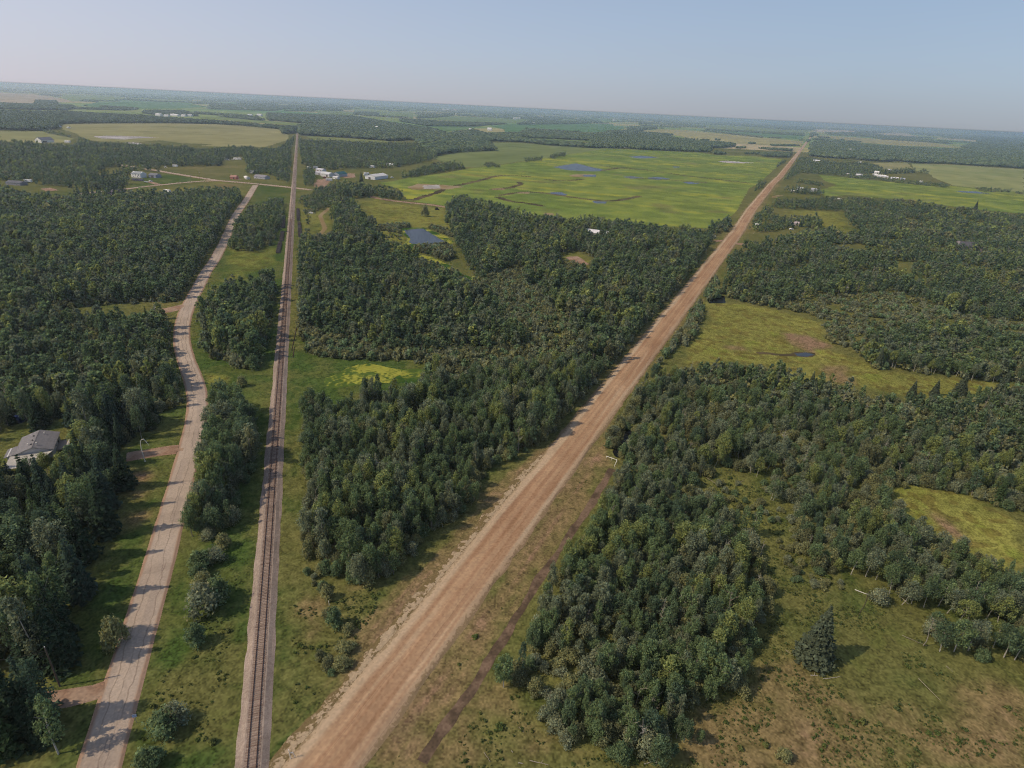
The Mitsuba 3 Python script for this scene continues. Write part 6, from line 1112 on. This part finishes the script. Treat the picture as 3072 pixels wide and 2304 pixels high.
gable('house', 'dark roofed house by the side road under tall trees', [(-447,684.3)][0], math.radians(-20), 18, 12, 4.0, 3.4, roof=(.10, .09, .12), wall=(.25, .24, .26), hip=2.5, windows=[('s', -3, 2, 1.3, 1.1)])
gable('house', 'long grey roofed bungalow at the far left clearing', [(-602.2,737)][0], math.radians(-8), 20, 10, 2.8, 1.8, roof=(.13, .135, .155), wall=(.22, .22, .24), hip=2.0, windows=[('s', -6, 1.8, 1.5, 1.1), ('s', 5, 1.8, 1.5, 1.1)])
gable('shed', 'metal roofed barn showing through the middle wood', (76.5, 590.5), GRID, 25, 13, 4.2, 2.0, roof_mat='mat_metal_roof', wall=(.5, .5, .5), cat='barn', windows=[('s', 0, 2.4, 1, .8)])
gable('house', 'dark roofed house among the trees of the right wood', [(455,618.9)][0], GRID + .1, 22, 15, 4.0, 3.6, roof=(.085, .085, .095), wall=(.22, .2, .2), hip=3.0, windows=[('s', -4, 2, 1.3, 1.1)])
for xy, nm, lb, L, W, h, r, wc, rc in SMALL:
    d = math.hypot(*xy)
    gable(nm if nm != 'tank' else 'shed', lb, xy, GRID + (.25 if nm == 'house' else 0) + (R90 if nm == 'tank' else 0), L, W, h, r, wall=wc, roof=rc, cat=nm if nm != 'tank' else 'shed', over=.3, detail=False,
          windows=[('s', 0, h * .6, 1.4, 1.1)] if nm == 'house' and d < 2500 else (), doors=[('s', L * .25, h * .4, 2, h * .8)] if d < 2500 and nm != 'tarp_tent' else ())
# grain bins on the plain
for i in range(5):
    xy = np.array([(-116,6770),(-60,7122)]) ; xy = xy[0] + (xy[1] - xy[0]) * i / 4
    k = new('grain_bin'); tag(k, ['leftmost pale grain bin of the row of five', 'second grain bin of the row of five', 'middle grain bin of the row of five', 'fourth grain bin of the row of five', 'rightmost white grain bin of the row of five'][i], 'grain bin', 'grain bins on the plain')
    part(k, 'wall', colored(tube([[xy[0], xy[1], 0], [xy[0], xy[1], 15 + 3 * (i == 4)]], 8, 14), (.58, .6, .6), var=.1))
    part(k, 'roof', colored(tube([[xy[0], xy[1], 15 + 3 * (i == 4)], [xy[0], xy[1], 20 + 3 * (i == 4)]], [8.4, .6], 14), (.66, .66, .66)))

# ------------------------------------------------------------------ vehicles
def vehicle(name, label, xy, yaw, L=4.6, W=1.85, H=1.5, col=(.6, .6, .6), kind='car', group=None):
    k = new(name); tag(k, label, name.replace('_', ' '), group)
    pl = lambda m: turned(m, yaw, xy)
    if kind == 'box':
        prof = [(-L / 2, .45), (L / 2, .45), (L / 2, H - .2), (L / 2 - .35, H), (-L / 2 + .25, H), (-L / 2, H - .2)]
    else:
        prof = [(-L / 2, .35), (L / 2, .35), (L / 2, .75), (L / 2 - .15, .88), (L / 4, .95), (L * .1, H), (-L * .28, H), (-L * .45, .98), (-L / 2, .9)]
    m = trimesh.creation.extrude_polygon(Polygon(prof), W, engine='earcut'); v = np.array(m.vertices); v = np.c_[v[:, 0], v[:, 2] - W / 2, v[:, 1]]
    part(k, 'body', colored(pl((v, m.faces[:, ::-1])), col))
    wz = H * .72 if kind == 'box' else (H + .95) / 2
    for s in (-1, 1): part(k, 'window', ply(pl(box(-L * .08, s * (W / 2 + .01), wz, L * .32, .04, .34 if kind != 'box' else .5)), 'mat_glass'))
    part(k, 'windscreen', ply(pl(box(L / 2 + .01 if kind == 'box' else L * .19, 0, wz, .05, W * .8, .32)), 'mat_glass'))
    for sx in (-.32, .3):
        for s in (-1, 1): part(k, 'wheel', colored(pl(tube([[sx * L, s * (W / 2 - .1), .33], [sx * L, s * (W / 2 + .06), .33]], .33, 10)), (.02, .02, .022)))
    return k
for xy, nm, lb, yaw, L, W, H, col, kd in VEH: vehicle(nm, lb, xy, yaw, L, W, H, col, kd)

# ------------------------------------------------------------------ poles, posts, barrier
WOODG = (.115, .095, .080)
def pole(label, xy, h, wires=(), arm=True, yaw=0.0):
    k = new('utility_pole'); tag(k, label, 'utility pole')
    x, y = xy; part(k, 'shaft', colored(tube([[x, y, -.3], [x, y, h * .5], [x, y, h]], [.17, .15, .11], 8), WOODG, var=.25))
    if arm:
        a = np.array([math.cos(yaw), math.sin(yaw)]) * 1.1
        part(k, 'crossarm', colored(tube([[x - a[0], y - a[1], h - .7], [x + a[0], y + a[1], h - .7]], .07, 6), WOODG))
        for s in (-.9, .9): part(k, 'insulator', colored(tube([[x + s * a[0], y + s * a[1], h - .63], [x + s * a[0], y + s * a[1], h - .35]], .06, 6), (.55, .56, .58)))
    part(k, 'cap', colored(tube([[x, y, h], [x, y, h + .22]], .09, 6), (.6, .6, .6)))
    for (ex, ey, ez, z0) in wires:
        t = np.linspace(0, 1, 9)[:, None]; p = np.array([x, y, z0]) * (1 - t) + np.array([ex, ey, ez]) * t; p[:, 2] -= (4 * t * (1 - t))[:, 0] * 1.1
        part(k, 'wire', colored(tube(p, .022, 4), (.06, .06, .06)))
px, py = [(-88.1,82.37)][0]
pole('wooden utility pole beside the paved road at the lower left', (px, py), 10.9, wires=[(px - 24, py - 5, 9.6, 9.9), (px - 26, py - 10, 8.6, 9.0)], arm=False)
pole('slim utility pole right of the paved road before the crossing', [(-180.2,338.7)][0], 9.5, yaw=.3)
pole('dark utility pole at the paved road junction', [(-353.8,836.4)][0], 10, yaw=.3)
pole('left utility pole beside the crossing road', [(-454.9,857.3)][0], 9, yaw=.3)
pole('right utility pole beside the crossing road', [(-451.5,874.5)][0], 9, yaw=.3)
k = new('road_sign'); tag(k, 'small pale blue backed road sign at the paved road edge', 'sign'); x, y = [(-68.58,75.55)][0]
part(k, 'post', colored(tube([[x, y, -.2], [x, y, 2.3]], .045, 6), (.25, .25, .26)))
part(k, 'panel', colored(turned(box(0, -.05, 1.95, .78, .03, .78, .01), math.radians(20), (x, y)), (.34, .42, .58)))
k = new('marker_post'); tag(k, 'white forked marker post between railway and dirt road', 'post'); x, y = [(-37.01,69.94)][0]
part(k, 'post', colored(tube([[x, y, -.2], [x - .1, y, 2.9]], .075, 6), (.66, .64, .56)))
part(k, 'side_post', colored(tube([[x + .75, y + .25, .4], [x + .45, y + .2, 1.9]], .06, 6), (.66, .64, .56)))
part(k, 'bracket', colored(tube([[x - .1, y, 1.75], [x + .5, y + .2, 1.9]], .06, 6), (.66, .64, .56)))
part(k, 'plate', colored(box(x + .3, y + .1, 1.85, .42, .06, .32, .01), (.72, .71, .66)))
k = new('marker_post'); tag(k, 'short white stake in the grass right of the railway', 'post'); x, y = [(-41.09,107.13)][0]
part(k, 'stake', colored(tube([[x, y, -.1], [x, y, 1.3]], .05, 5), (.74, .74, .72))); part(k, 'cap', colored(box(x, y, 1.3, .16, .16, .12, .01), (.76, .76, .74)))
for px_, lb in (([(-174.7,317.5)][0], 'thin dark post beside the paved road bend'), ([(-190.9,304.8)][0], 'dark post at the reddish gravel entrance'), ([(248.9,650.5)][0], 'white post beside the right farmyard')):
    k = new('post'); tag(k, lb, 'post'); part(k, 'stake', colored(tube([[*px_, -.1], [*px_, 1.9]], .06, 5), (.7, .7, .68) if 'white' in lb else (.06, .05, .045)))
b0, b1, b2 = [np.array(p) for p in [(34.19,180.28),(37.62,178.1),(36.31,174.63)]]
k = new('barrier'); tag(k, 'white angled barrier rail at the ditch beside the dirt road', 'barrier')
part(k, 'long_rail', colored(tube([[*b0, 1.0], [*b1, 1.0]], .085, 6), (.78, .77, .72))); part(k, 'short_rail', colored(tube([[*b1, 1.0], [*b2, .8]], .085, 6), (.76, .75, .70)))
for b, z_ in ((b0, 1.0), (b1, 1.0), (b2, .8), ((b0 + b1) / 2, 1.0)): part(k, 'post', colored(tube([[*b, -.2], [*b, z_]], .08, 6), (.60, .58, .53)))
k = new('mailbox'); tag(k, 'small white box on a post where the turn off leaves the dirt road', 'mailbox'); x, y = [(196.8,613.9)][0]
part(k, 'post', colored(tube([[x, y, 0], [x, y, 1.1]], .06, 5), (.3, .3, .3))); part(k, 'box', colored(box(x, y, 1.6, 1.1, .7, 1.0, .1), (.75, .75, .75)))

# ------------------------------------------------------------------ piles of old sleepers and loose rails beside the track
rng = np.random.default_rng(61)
PILES = [([(-238.7,615)][0], [(-217.5,556.4)][0], 'left of the railway, its far part'), ([(-210.2,535.4)][0], [(-198.3,500.1)][0], 'left of the railway, its middle part'), ([(-196.6,493.1)][0], [(-185.1,457.9)][0], 'left of the railway, its near part'), ([(-239.5,659.8)][0], [(-217,595.6)][0], 'right of the railway, its far part'), ([(-212.3,584.6)][0], [(-189.2,520.1)][0], 'right of the railway, its near part')]
for a, b, wh in PILES:
    a, b = np.array(a), np.array(b); L = np.linalg.norm(b - a); yaw = math.atan2(*(b - a)[::-1])
    k = new('sleeper_pile'); tag(k, f'pile of old dark railway sleepers {wh}', 'sleeper pile')
    bx, cols = [], []
    for s in np.arange(0, L, .42):
        for lv in range(int(rng.integers(3, 8))):
            bx.append(turned(box(0, 0, .13 + lv * .235, .25, 2.7, .225), rng.normal(0, .06), (s + rng.normal(0, .06), rng.normal(0, .15))))
    key = part(k, 'sleepers', colored(turned(join(*bx), yaw, a), (.125, .105, .098), var=.35)); labels[key] = {'label': 'stacked weathered sleepers', 'kind': 'stuff'}
for i, (a, b) in enumerate((([(-115.2,298.4)][0], [(-105.84,264.15)][0]), ([(-106.28,269.18)][0], [(-102.32,255.84)][0]))):
    k = new('loose_rail'); scene[k] = colored(tube([[*a, .12], [*b, .12]], .16, 6), (.07, .045, .038)); tag(k, ['long rusty rail lying right of the track', 'shorter rusty rail lying in front of the long one'][i], 'rail')

# ------------------------------------------------------------------ single trees, bushes and logs that stand out
def lone(name, gid, xy, s, sz, label, cat, rot=0.0, tilt=0, tdir=0, group=None):
    k = new(name); scene[k] = {'type': 'instance', 'shapegroup': {'type': 'ref', 'id': gid}, 'to_world': place(xy[0], xy[1], s, sz, rot, tilt, tdir)}; tag(k, label, cat, group)
tree_kind('big_spruce_kind', BIG, tube([[0, 0, -.2], [0, 0, 15.8]], [.24, .03], 6), BARK[3])
lone('spruce_tree', 'big_spruce_kind', [(70.98,98.27)][0], 1.0, 1.0, 'lone tall blue green spruce standing in the right clearing', 'tree', .4)
for p_, s, lb in (([(202.7,248.9)][0], .78, 'broad spruce standing alone in the meadow at right'), ([(220.9,248.9)][0], .85, 'broad dark spruce right of the lone meadow spruce'), ([(191.6,248.8)][0], .5, 'slim spruce left of the lone meadow spruce'), ([(180,246.6)][0], .5, 'slim spruce at the top edge of the near right wood'), ([(133.28,245.34)][0], .65, 'dark spruce tip rising from the near right wood'), ([(182.4,279.7)][0], .7, 'pale green conifer at the left of the white trunked row'), ([(-64.4,629.3)][0], 1.1, 'tall dark spruce rising at the pond wood corner'), ([(-73.7,626.7)][0], .9, 'second dark spruce left of the tall one'), ([(-225.8,880.9)][0], 1.25, 'tall dark spruce in front of the reddish yard'), ([(697.2,962.4)][0], .9, 'lone spruce tip on the far edge of the right wood'), ([(-237.1,389.8)][0], .9, 'dark spruce standing out in the large left wood')):
    lone('spruce_tree', 'big_spruce_kind', p_, s * (1.05 if 'meadow' in lb or 'top edge' in lb else .85), s, lb, 'tree', s * 7)
sh = np.array([.955, .275])
for i, (p_, H) in enumerate((([(-89.97,122.78)][0], 18), ([(-81.48,110.49)][0], 19), ([(-79.45,97.49)][0], 17), ([(-73.64,92.34)][0], 19), ([(-71.41,79.32)][0], 17), ([(-69.93,77.08)][0], 19), ([(-100.59,153.66)][0], 16), ([(-97.58,143.52)][0], 18), ([(-90,133.35)][0], 19))):
    xy = np.array(p_) - sh * H * .97; H = H * 1.05
    lone('spruce_tree', f'spruce_kind_{i % 2}{(1, 0, 1)[i % 3]}', xy, H / HS * 1.0, H / HS, ['spruce casting the topmost long shadow across the paved road', 'spruce casting the broad shadow in the middle of the paved road', 'spruce beside the yellowish yard tree', 'spruce with the widest shadow on the paved road', 'spruce left of the gravel driveway mouth', 'spruce shading the road beside the sign', 'spruce by the reddish bare patch', 'spruce over the shaded lawn left of the road', 'spruce at the head of the row along the paved road'][i], 'tree', i * 1.7)
for i, (p_, H, lb) in enumerate((([(-147.87,147.21)][0], 9.5, 'dark spruce in front of the carport of the white house'), ([(-135.37,159.53)][0], 14, 'tall spruce right behind the deck of the white house'), ([(-129.15,151.96)][0], 13.5, 'tall spruce right of the deck of the white house'), ([(-120.09,147.03)][0], 14.5, 'tallest spruce between the white house and the driveway'), ([(-131.12,136.86)][0], 8, 'slim spruce below the carport of the white house'))):
    lone('spruce_tree', f'spruce_kind_{i % 2}{i % 3}', p_, H / HS * 1.1, H / HS, lb, 'tree', i * 1.3)
for i, (p_, H, lb) in enumerate((([(-145.29,150.97)][0], 8, 'dark leafy tree hiding the right of the carport'), ([(-142.91,154.65)][0], 7.5, 'yellowish leafy tree in front of the white house wall'), ([(-125.99,144.02)][0], 9.5, 'pale leafy tree below the dark car'))):
    lone('yard_tree', f'aspen_kind_2{(0, 4, 2)[i]}', p_, H / H0 * 1.1, H / H0, lb, 'tree', i * 2.3)
BUSH = [([(-66.47,94.43)][0], 3.0, 1.7, 'tall narrow bush left of the railway near the bottom'), ([(-68.85,103.16)][0], 4.6, 2.3, 'largest round bush beside the railway shadow'), ([(-67.45,107.12)][0], 4.2, 2.0, 'bush right of the largest round bush'), ([(-71.85,109.34)][0], 3.6, 1.7, 'bush behind the largest round bush'), ([(-76.93,118.15)][0], 3.8, 1.5, 'dark round bush above the largest round bush'), ([(-74.27,120.07)][0], 3.2, 1.2, 'low bush right of the dark round bush'), ([(-75.83,114.33)][0], 3.0, 1.3, 'low bush between the dark and the largest round bush'), ([(-74.73,125.43)][0], 3.0, 1.2, 'low bush at the foot of the narrow clump'),
 ([(-62.2,74.16)][0], 4.0, 1.5, 'round bush on the grass strip near the bottom'), ([(-61.62,76.07)][0], 3.4, 1.2, 'second round bush touching the one near the bottom'), ([(-61.47,67.74)][0], 3.2, 1.35, 'low round bush at the very bottom of the grass strip'), ([(-111.85,223.25)][0], 2.8, 1.3, 'small dark bush on the strip beside the yellow patch'), ([(-114.93,241.54)][0], 4.2, 2.1, 'rounded bush at the foot of the tall clump'), ([(-122.87,244.05)][0], 4.0, 1.8, 'rounded bush left of the one at the foot of the tall clump'), ([(55.11,74.69)][0], 2.2, .8, 'bright green bush at the bottom of the right clearing'), ([(-102.1,656.9)][0], 5.5, 3.3, 'round dark tree standing alone in the pasture'), ([(-98.6,485.6)][0], 3.4, 2.4, 'dark bush left of the algae creek'), ([(-83.1,93.01)][0], 3.4, 2.2, 'yellowish yard tree beside the paved road shadow'),
 ([(-37.94,100.98)][0], 2.6, 1.7, 'small tree on the grass between railway and dirt road'), ([(-42.22,109.29)][0], 2.2, 1.1, 'low bush above the small tree between railway and dirt road'), ([(-33.57,94.34)][0], 3.0, .8, 'bright green low thicket between railway and dirt road'), ([(-33.47,90.33)][0], 2.8, .7, 'lower end of the bright green thicket'), ([(-34.6,99.4)][0], 2.2, .7, 'upper end of the bright green thicket')]
for i, (p_, s, sz, lb) in enumerate(BUSH):
    c = (2, 0, 2, 1)[i % 4] if 'bright' not in lb and 'yellow' not in lb else 1
    lone('round_bush', f'willow_kind_{i % 2}{c}', p_, s * .45, sz * 1.0, lb, 'bush', i * 2.1)
def log(p0, p1, r, label, col=(.36, .33, .27), z0=.12, z1=.12, sides=6, name='fallen_log'):
    k = new(name); a, b = np.array(p0), np.array(p1); t = np.linspace(0, 1, 6)[:, None]
    rg = np.random.default_rng(int(abs(a[0]) * 10)); mid = np.c_[a * (1 - t) + b * t + np.r_[[[0, 0]], rg.normal(0, .05, (4, 2)) * np.linalg.norm(b - a) / 4, [[0, 0]]], z0 + (z1 - z0) * t]
    part(k, 'trunk', colored(tube(mid, np.linspace(r * .75, r * .4, 6), sides), col, var=.25))
    q = mid[3]; o = np.array([-(b - a)[1], (b - a)[0]]) / np.linalg.norm(b - a)
    if r > .11: part(k, 'branch', colored(join(tube([q, q + [*(o * .5 + (b - a) * .06), .25]], [r * .45, r * .2], 4), tube([mid[4], mid[4] + [*(-o * .4 + (b - a) * .06), .2]], [r * .4, r * .15], 4)), col, var=.25))
    tag(k, label, 'log')
LOGS = [([(91.84,121.16),(97.96,117.26)], .17, 'longest white fallen trunk across the right clearing'), ([(85.21,130.4),(86.06,128.04)], .12, 'short pale log above the long white trunk'), ([(84.44,124.88),(85.54,123.24)], .12, 'short pale log left of the long white trunk'), ([(102.48,119.69),(103.41,116.84)], .12, 'grey log lying under the white trunked trees'), ([(92.44,94.46),(93.97,89.06)], .10, 'thin tan log lying in the dry clearing at right'), ([(68.49,93.87),(70.08,93.89)], .14, 'short white log below the lone spruce'), ([(70.94,93.15),(75.02,93.93)], .10, 'thin grey log right of the short white log'), ([(95.5,120.85),(88.11,111.8)], .11, 'dark slanting log crossing the long white trunk'), ([(95.78,106.56),(99.9,103.65)], .09, 'brownish log at the right wood edge'), ([(66.87,170.94),(70.54,165.84)], .13, 'pale log in the inner clearing'), ([(77.17,169.1),(79.5,170.67)], .1, 'short pale log right of the inner clearing log'),
        ([(6.72,71.92),(10.2,71.23)], .12, 'pale log at the bottom edge below the front wood'), ([(27.88,72.22),(30.51,73.11)], .13, 'white curved log at the bottom edge'), ([(-1.82,73.02),(-0.57,71.27)], .09, 'thin pale stick by the ditch'), ([(4.64,78.45),(5.61,77.38)], .09, 'short pale stick below the front wood'), ([(21.33,136.15),(24.31,135.24)], .12, 'pale log at the top of the front wood'), ([(4.57,71.36),(5.51,71.29)], .1, 'short white stick at the bottom edge'), ([(142.7,397.2),(148.4,387.5)], .12, 'pale log at the corner of the meadow'), ([(100.92,98.16),(101.59,96.77)], .09, 'pale stick right of the thin tan log'), ([(65.58,100.49),(66.4,99.47)], .09, 'pale stick left of the lone spruce'), ([(3.53,73.29),(3.23,73.72)], .08, 'tiny white stick left of the bottom log'), ([(54.18,94.44),(53.02,92.99)], .12, 'dead branch at the edge of the front wood')]
for (a, b), r, lb in LOGS: log(a, b, r, lb, (.10, .08, .065) if 'dark' in lb else (.50, .48, .43) if 'longest' in lb else (.36, .33, .28) if 'white' in lb else (.25, .22, .17))
TALL = [([(99.95,214.85)][0], 8.5, 'slender white trunk upper in the near right wood'), ([(140.71,230.18)][0], 7.5, 'reddish dead crown in the near right wood'), ([(144.27,188.53)][0], 5.5, 'cluster of pinkish dead stems above the yellow marsh'), ([(151.06,199.77)][0], 6, 'reddish leaning stem above the dead cluster'), ([(155.63,195.71)][0], 6, 'white leaning stem right of the dead cluster'), ([(172.04,201.79)][0], 6, 'pinkish dead tree at the right of the near wood'), ([(171.4,186.06)][0], 6, 'white broken trunk near the right edge'), ([(231.3,414.4)][0], 9, 'white dead trunks at the scrub edge of the broad right wood'), ([(282.6,410)][0], 9, 'tan dead trunk above the willow scrub'), ([(291.4,406)][0], 9, 'second tan dead trunk above the willow scrub'),
        ([(54.13,107.94)][0], 10, 'bare white trunk inside the front wood'), ([(65.54,120.2)][0], 5, 'short white trunk at the top of the front wood'), ([(99.29,103.84)][0], 8.5, 'forked white dead tree at the clearing edge'), ([(10.7,82.93)][0], 5, 'white stub below the front wood'), ([(28,82.5)][0], 8, 'thin white trunk in the front wood'), ([(28.11,75.13)][0], 8, 'bent white trunk at the bottom of the front wood'), ([(39.77,162.77)][0], 4.5, 'slender white trunk right of the barrier'), ([(8.24,100.5)][0], 5, 'pale trunk at the left edge of the front wood'), ([(-21.67,141.51)][0], 9, 'bare trunk in the lower middle wood'), ([(-171.23,215.56)][0], 8, 'bare white trunk left of the paved road bend'), ([(-174.24,218.19)][0], 7.5, 'second bare trunk left of the paved road bend')]
for i, (p_, H, lb) in enumerate(TALL):
    lone('dead_trunk', f'bare_kind_{(4, 5, 4, 0)[i % 4] if "red" not in lb and "pink" not in lb and "tan" not in lb else 2}', p_, H / 9 * 1.1, H / 9, lb, 'tree', i * 2.3, 4 + 14 * ('leaning' in lb), i * 1.3)
# bleached birch bent over the lawn by the white house
a = np.array([*[(-118.26,164.36)][0], 0.0]); k = new('bent_birch'); tag(k, 'bleached white birch bent over in an arch beside the house driveway', 'tree')
t = np.linspace(0, 1, 12); arc = np.c_[a[0] - .5 * np.sin(t * 3) + 2.3 * t ** 3, a[1] + .6 * t, 8.2 * np.sin(t * 1.9) ** .9 * np.where(t < .83, 1, 1 - (t - .83) * 1.6)]
part(k, 'trunk', colored(tube(arc, np.linspace(.15, .07, 12), 7), (.66, .65, .60), var=.15))
q = arc[8]; part(k, 'branch', colored(tube([q, q + [.9, .2, -.5], q + [1.3, .3, -1.6]], [.07, .05, .03], 5), (.62, .61, .56)))
part(k, 'root_collar', colored(tube([a + [0, 0, -.1], a + [0, 0, .35]], [.32, .17], 8), (.60, .59, .54)))
rng = np.random.default_rng(91)
ROWS = [(21, 'along the lower edge of the near right wood'), (9, 'at the head of the inner clearing'), (10, 'in the row above the right meadow end')]
n = 0
for cnt, wh in ROWS:
    idx = sorted(range(n, n + cnt), key=lambda i: seen_at(*EDGE[i], 3)[0])
    for r_, i in enumerate(idx):
        hgt = rng.uniform(7.0, 9.6); o = 'leftmost' if r_ == 0 else 'rightmost' if r_ == cnt - 1 else ORDINAL[r_ - 1] + ' from left'
        lone('white_trunked_aspen', f'edge_aspen_kind_{i % 4}', EDGE[i], hgt / H0 * rng.uniform(.8, 1.15), hgt / H0, f'white trunked aspen, {o} {wh}', 'tree', i * 1.9, rng.uniform(2, 9), rng.uniform(0, 6.28), f'white trunked aspens {wh}')
    n += cnt
